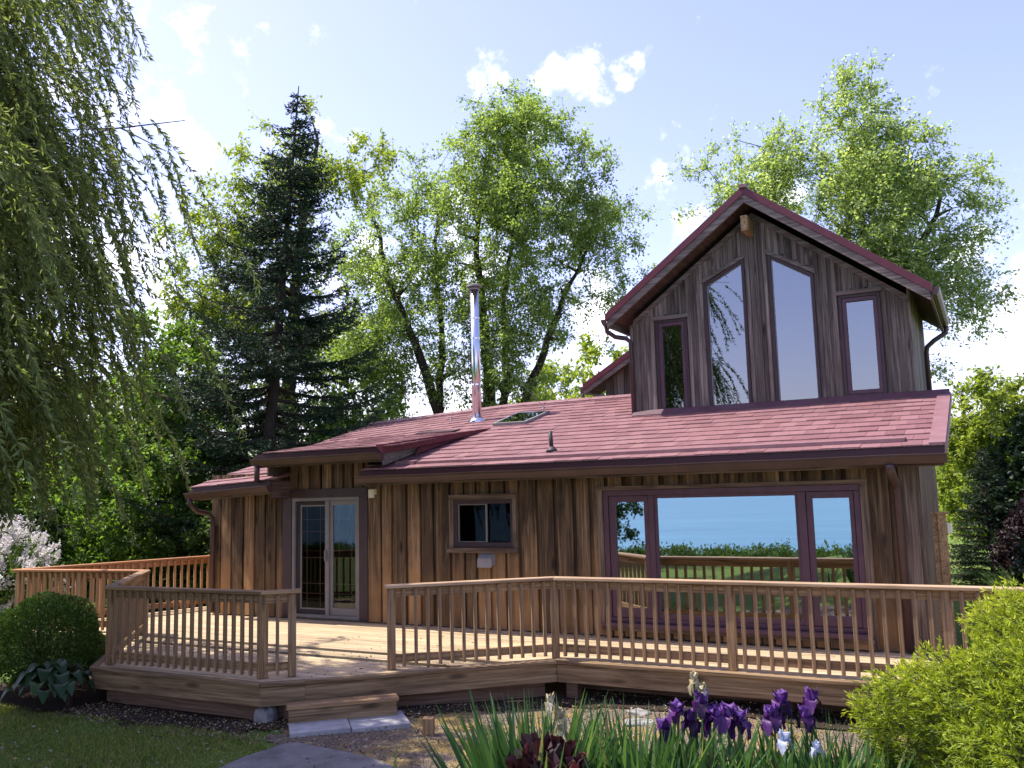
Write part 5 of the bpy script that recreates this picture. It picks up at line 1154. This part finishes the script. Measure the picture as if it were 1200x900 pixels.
def petal(V, F, c, d, L, w, up0, curl, n=9, ruf=.010, cup=.0):
    """ruffled petal, five vertices across"""
    d = np.array(d, float); s = np.array([-d[1], d[0], 0]); q0 = len(V); ph = d[0] * 7 + d[1] * 4
    for k in range(n):
        t = k / (n - 1); ww = w * math.sin(math.pi * min(.90, t * .76 + .14)) ** .65; z = up0 * math.sin(t * math.pi * .6) - curl * t ** 2.2
        p = np.array(c) + d * L * (t - .3 * t * t) + np.array([0, 0, z])
        for u in (-1, -.5, 0, .5, 1):
            e = abs(u); r_ = ruf * e * t * math.sin(t * 15 + u * 4 + ph)
            V.append(p + s * ww * u * (1 - .1 * t * e) - d * cup * e * e * w + np.array([0, 0, r_ + .25 * ww * e * e]) + d * r_ * .8)
    for k in range(n - 1):
        for j in range(4): F.append((q0 + k * 5 + j, q0 + k * 5 + j + 1, q0 + (k + 1) * 5 + j + 1, q0 + (k + 1) * 5 + j))
def iris_flower(x, y, z, label, heads, mats=('iris_petal', 'iris_fall'), seed=0, size=1., wilt=False):
    g = zgf(x, y); root = empty('iris_flower', (x, y, g), label, 'flower'); rr = random.Random(seed)
    B = MB(); 
    for (hx, hy, hz) in heads: B.tube([(0, 0, .0), (hx * .3, hy * .3, (z + hz - g) * .55), (hx * .8, hy * .8, (z + hz - g) * .85), (hx, hy, z + hz - g - .01)], [.008, .007, .006, .006], 6)
    B.build('stem', M['iris_leaf'], root, smooth=True)
    for (hx, hy, hz) in heads:
        V = []; F = []; c = (hx, hy, z + hz - g); a0 = rr.uniform(0, 6.28)
        for k in range(3):
            a = a0 + k * 2.094 + rr.uniform(-.2, .2); L = (.058 if not wilt else .03) * size * rr.uniform(.85, 1.15)
            petal(V, F, c, (math.cos(a), math.sin(a), 0), L, .047 * size * (.6 if wilt else 1), .075 * size * rr.uniform(.8, 1.1), .022 * size if not wilt else .03, 9, .02 * size, .35)
        hd = np_mesh('bloom', np.array(V), np.array(F), M[mats[0]], smooth=True); hd.parent = root
        V = []; F = []
        for k in range(3):
            a = a0 + 1.05 + k * 2.094 + rr.uniform(-.25, .25)
            petal(V, F, c, (math.cos(a), math.sin(a), 0), .088 * size * (.6 if wilt else 1), .040 * size * (.5 if wilt else 1), .035 * size, .11 * size, 9, .016 * size)
        o = np_mesh('falls', np.array(V), np.array(F), M[mats[1]], smooth=True); o.parent = hd
iris_flower(-1.50, -7.0, .80, 'purple bearded iris stem with drooping dark blooms, leftmost of the purple ones', [(0, 0, .03), (.05, .06, -.02), (-.07, -.02, -.05)], seed=1, size=.82)
iris_flower(-1.38, -6.97, .88, 'tallest purple bearded iris stem in the left purple cluster', [(.0, 0, -.0), (.06, .0, -.06), (.02, .05, -.10)], seed=2, size=.82)
iris_flower(-1.26, -6.94, .82, 'single broad violet bearded iris right of the large purple cluster', [(0, 0, 0), (.05, .03, -.03)], seed=3, size=.9)
iris_flower(-1.06, -6.89, .83, 'purple bearded iris with a spike of buds in front of the deck fascia', [(0, 0, -.02), (.05, .02, .06), (.02, 0, .0)], seed=4, size=.82)
iris_flower(-.90, -6.85, .86, 'purple bearded iris closest to the juniper', [(0, 0, -.03), (.03, .02, .05)], seed=5, size=.76)
iris_flower(-1.42, -6.95, 1.0, 'withered cream iris head above the left purple cluster', [(0, 0, -.02), (.04, 0, -.07)], ('iris_faded', 'iris_faded'), 6, .8, True)
iris_flower(-2.13, -7.17, .84, 'withered cream iris head among the leaves at the left of the bed', [(0, 0, .02), (.05, .02, -.06), (.06, 0, -.12)], ('iris_faded', 'iris_faded'), 7, .85, True)
iris_flower(-.96, -7.07, .765, 'pale blue iris low in the leaves, nearer the purple ones', [(0, 0, 0)], ('iris_blue', 'iris_blue'), 8, .62)
iris_flower(-.82, -7.04, .735, 'pale blue iris low in the leaves, nearer the juniper', [(0, 0, 0)], ('iris_blue', 'iris_blue'), 9, .5)
def heuchera():
    rng = np.random.RandomState(2); c = np.array([-1.98, -7.5, zgf(-1.98, -7.5)]); n = 900; d = unit(rng.normal(size=(n, 3))); d[:, 2] = np.abs(d[:, 2]); P = c + d * (.32, .24, .70) * (1 - .3 * rng.uniform(size=(n, 1)) ** 2)
    root = empty('heuchera_plant', tuple(c), 'dark red ruffled plant in the centre front of the bed', 'plant'); L = rng.uniform(.05, .09, n); V, F = leaf_arrays(P, d + rng.normal(size=(n, 3)) * .6, L, L * .9, rng, bend=.3)
    o = np_mesh('leaves', V, F, M['heuchera']); o.parent = root; o.location = -Vector(root.location); V, F = frusta(np.repeat(c[None], n, 0), P, np.full(n, .003), np.full(n, .002), 3); o = np_mesh('stems', V, F, M['heuchera']); o.parent = root; o.location = -Vector(root.location)
heuchera()

# ---- lake-side hedge behind the camera (seen in the window), far treeline, lawn blades
def mass(name, label, pts, leaf, mat, seed, per=40, rad=.4):
    rng = np.random.RandomState(seed); pts = np.array(pts); P = np.repeat(pts, per, 0) + rng.normal(size=(len(pts) * per, 3)) * (rad, rad, rad * .8); D = rng.normal(size=P.shape) + np.array([0, 0, .5]); L = leaf * rng.uniform(.6, 1.3, len(P))
    V, F = leaf_arrays(P, D, L, L * .5, rng); return tag(np_mesh(name, V, F, M[mat]), label, kind='stuff')
rng = np.random.RandomState(77)
x = rng.uniform(-34, 14, 1700); y = -18.9 + rng.normal(size=1700) * .4; mass('bank_undergrowth', 'rough green undergrowth along the lake bank', np.stack([x, y, zg(x, y) + .10 + .12 * np.sin(x * 1.7) * rng.uniform(0, 1, 1700) + rng.uniform(-.15, .2, 1700)], 1), .12, 'midgreen', 5, 34, .12)
x = rng.uniform(-70, 40, 1300); y = 46 + rng.uniform(-4, 8, 1300); mass('far_woods', 'distant belt of green woodland behind the cottage', np.stack([x, y, rng.uniform(0, 1, 1300) * (4.5 + 1.5 * np.sin(x * .35))], 1), .5, 'maple', 6, 44, .9)
x = rng.uniform(-46, -27, 700); y = rng.uniform(-14, 34, 700); mass('far_woods', 'dim green woodland beyond the lawn at the left', np.stack([x, y, rng.uniform(0, 1, 700) * (4.5 + 1.5 * np.sin(y * .4)) - .4], 1), .4, 'midgreen', 8, 46, .8)
LAWN = [(-14.5, -2.7), (-12.1, -4.5), (-10.9, -4.7), (-8, -4.5), (-6.7, -4.58), (-6.28, -4.8), (-6.05, -5.5), (-5.4, -6.2), (-6.5, -7.4), (-9.5, -7.2), (-15, -4.6), (-17.5, -2.6)]
x, y = scatter_in(LAWN, 110000, rng); n = len(x); P = np.stack([x, y, zg(x, y) - .005], 1); pn = np.sin(x * 2.3 + y * 1.1) + np.sin(x * 5.1 - y * 3.7) * .7 + np.sin(y * 6.3 + x) * .6; D = rng.normal(size=(n, 3)) * (.6, .6, .12) + np.array([0, 0, .8]); L = rng.uniform(.025, .075, n) * (1 + .28 * pn)
xb, yb = scatter_in(LAWN, 900, rng); nb_ = len(xb); Vb, Fb = leaf_arrays(np.stack([xb, yb, zg(xb, yb) + .03], 1), rng.normal(size=(nb_, 3)) * (1, 1, .2), rng.uniform(.015, .06, nb_), rng.uniform(.008, .03, nb_), rng, bend=.2)
tag(np_mesh('lawn_litter', Vb, Fb, M['bits']), 'fallen scales and dry leaf bits lying in the lawn', kind='stuff')
V, F = leaf_arrays(P, D, L, .006, rng, bend=.05); tag(np_mesh('grass', V, F, M['grass']), 'short mown grass blades of the lawn', kind='stuff')
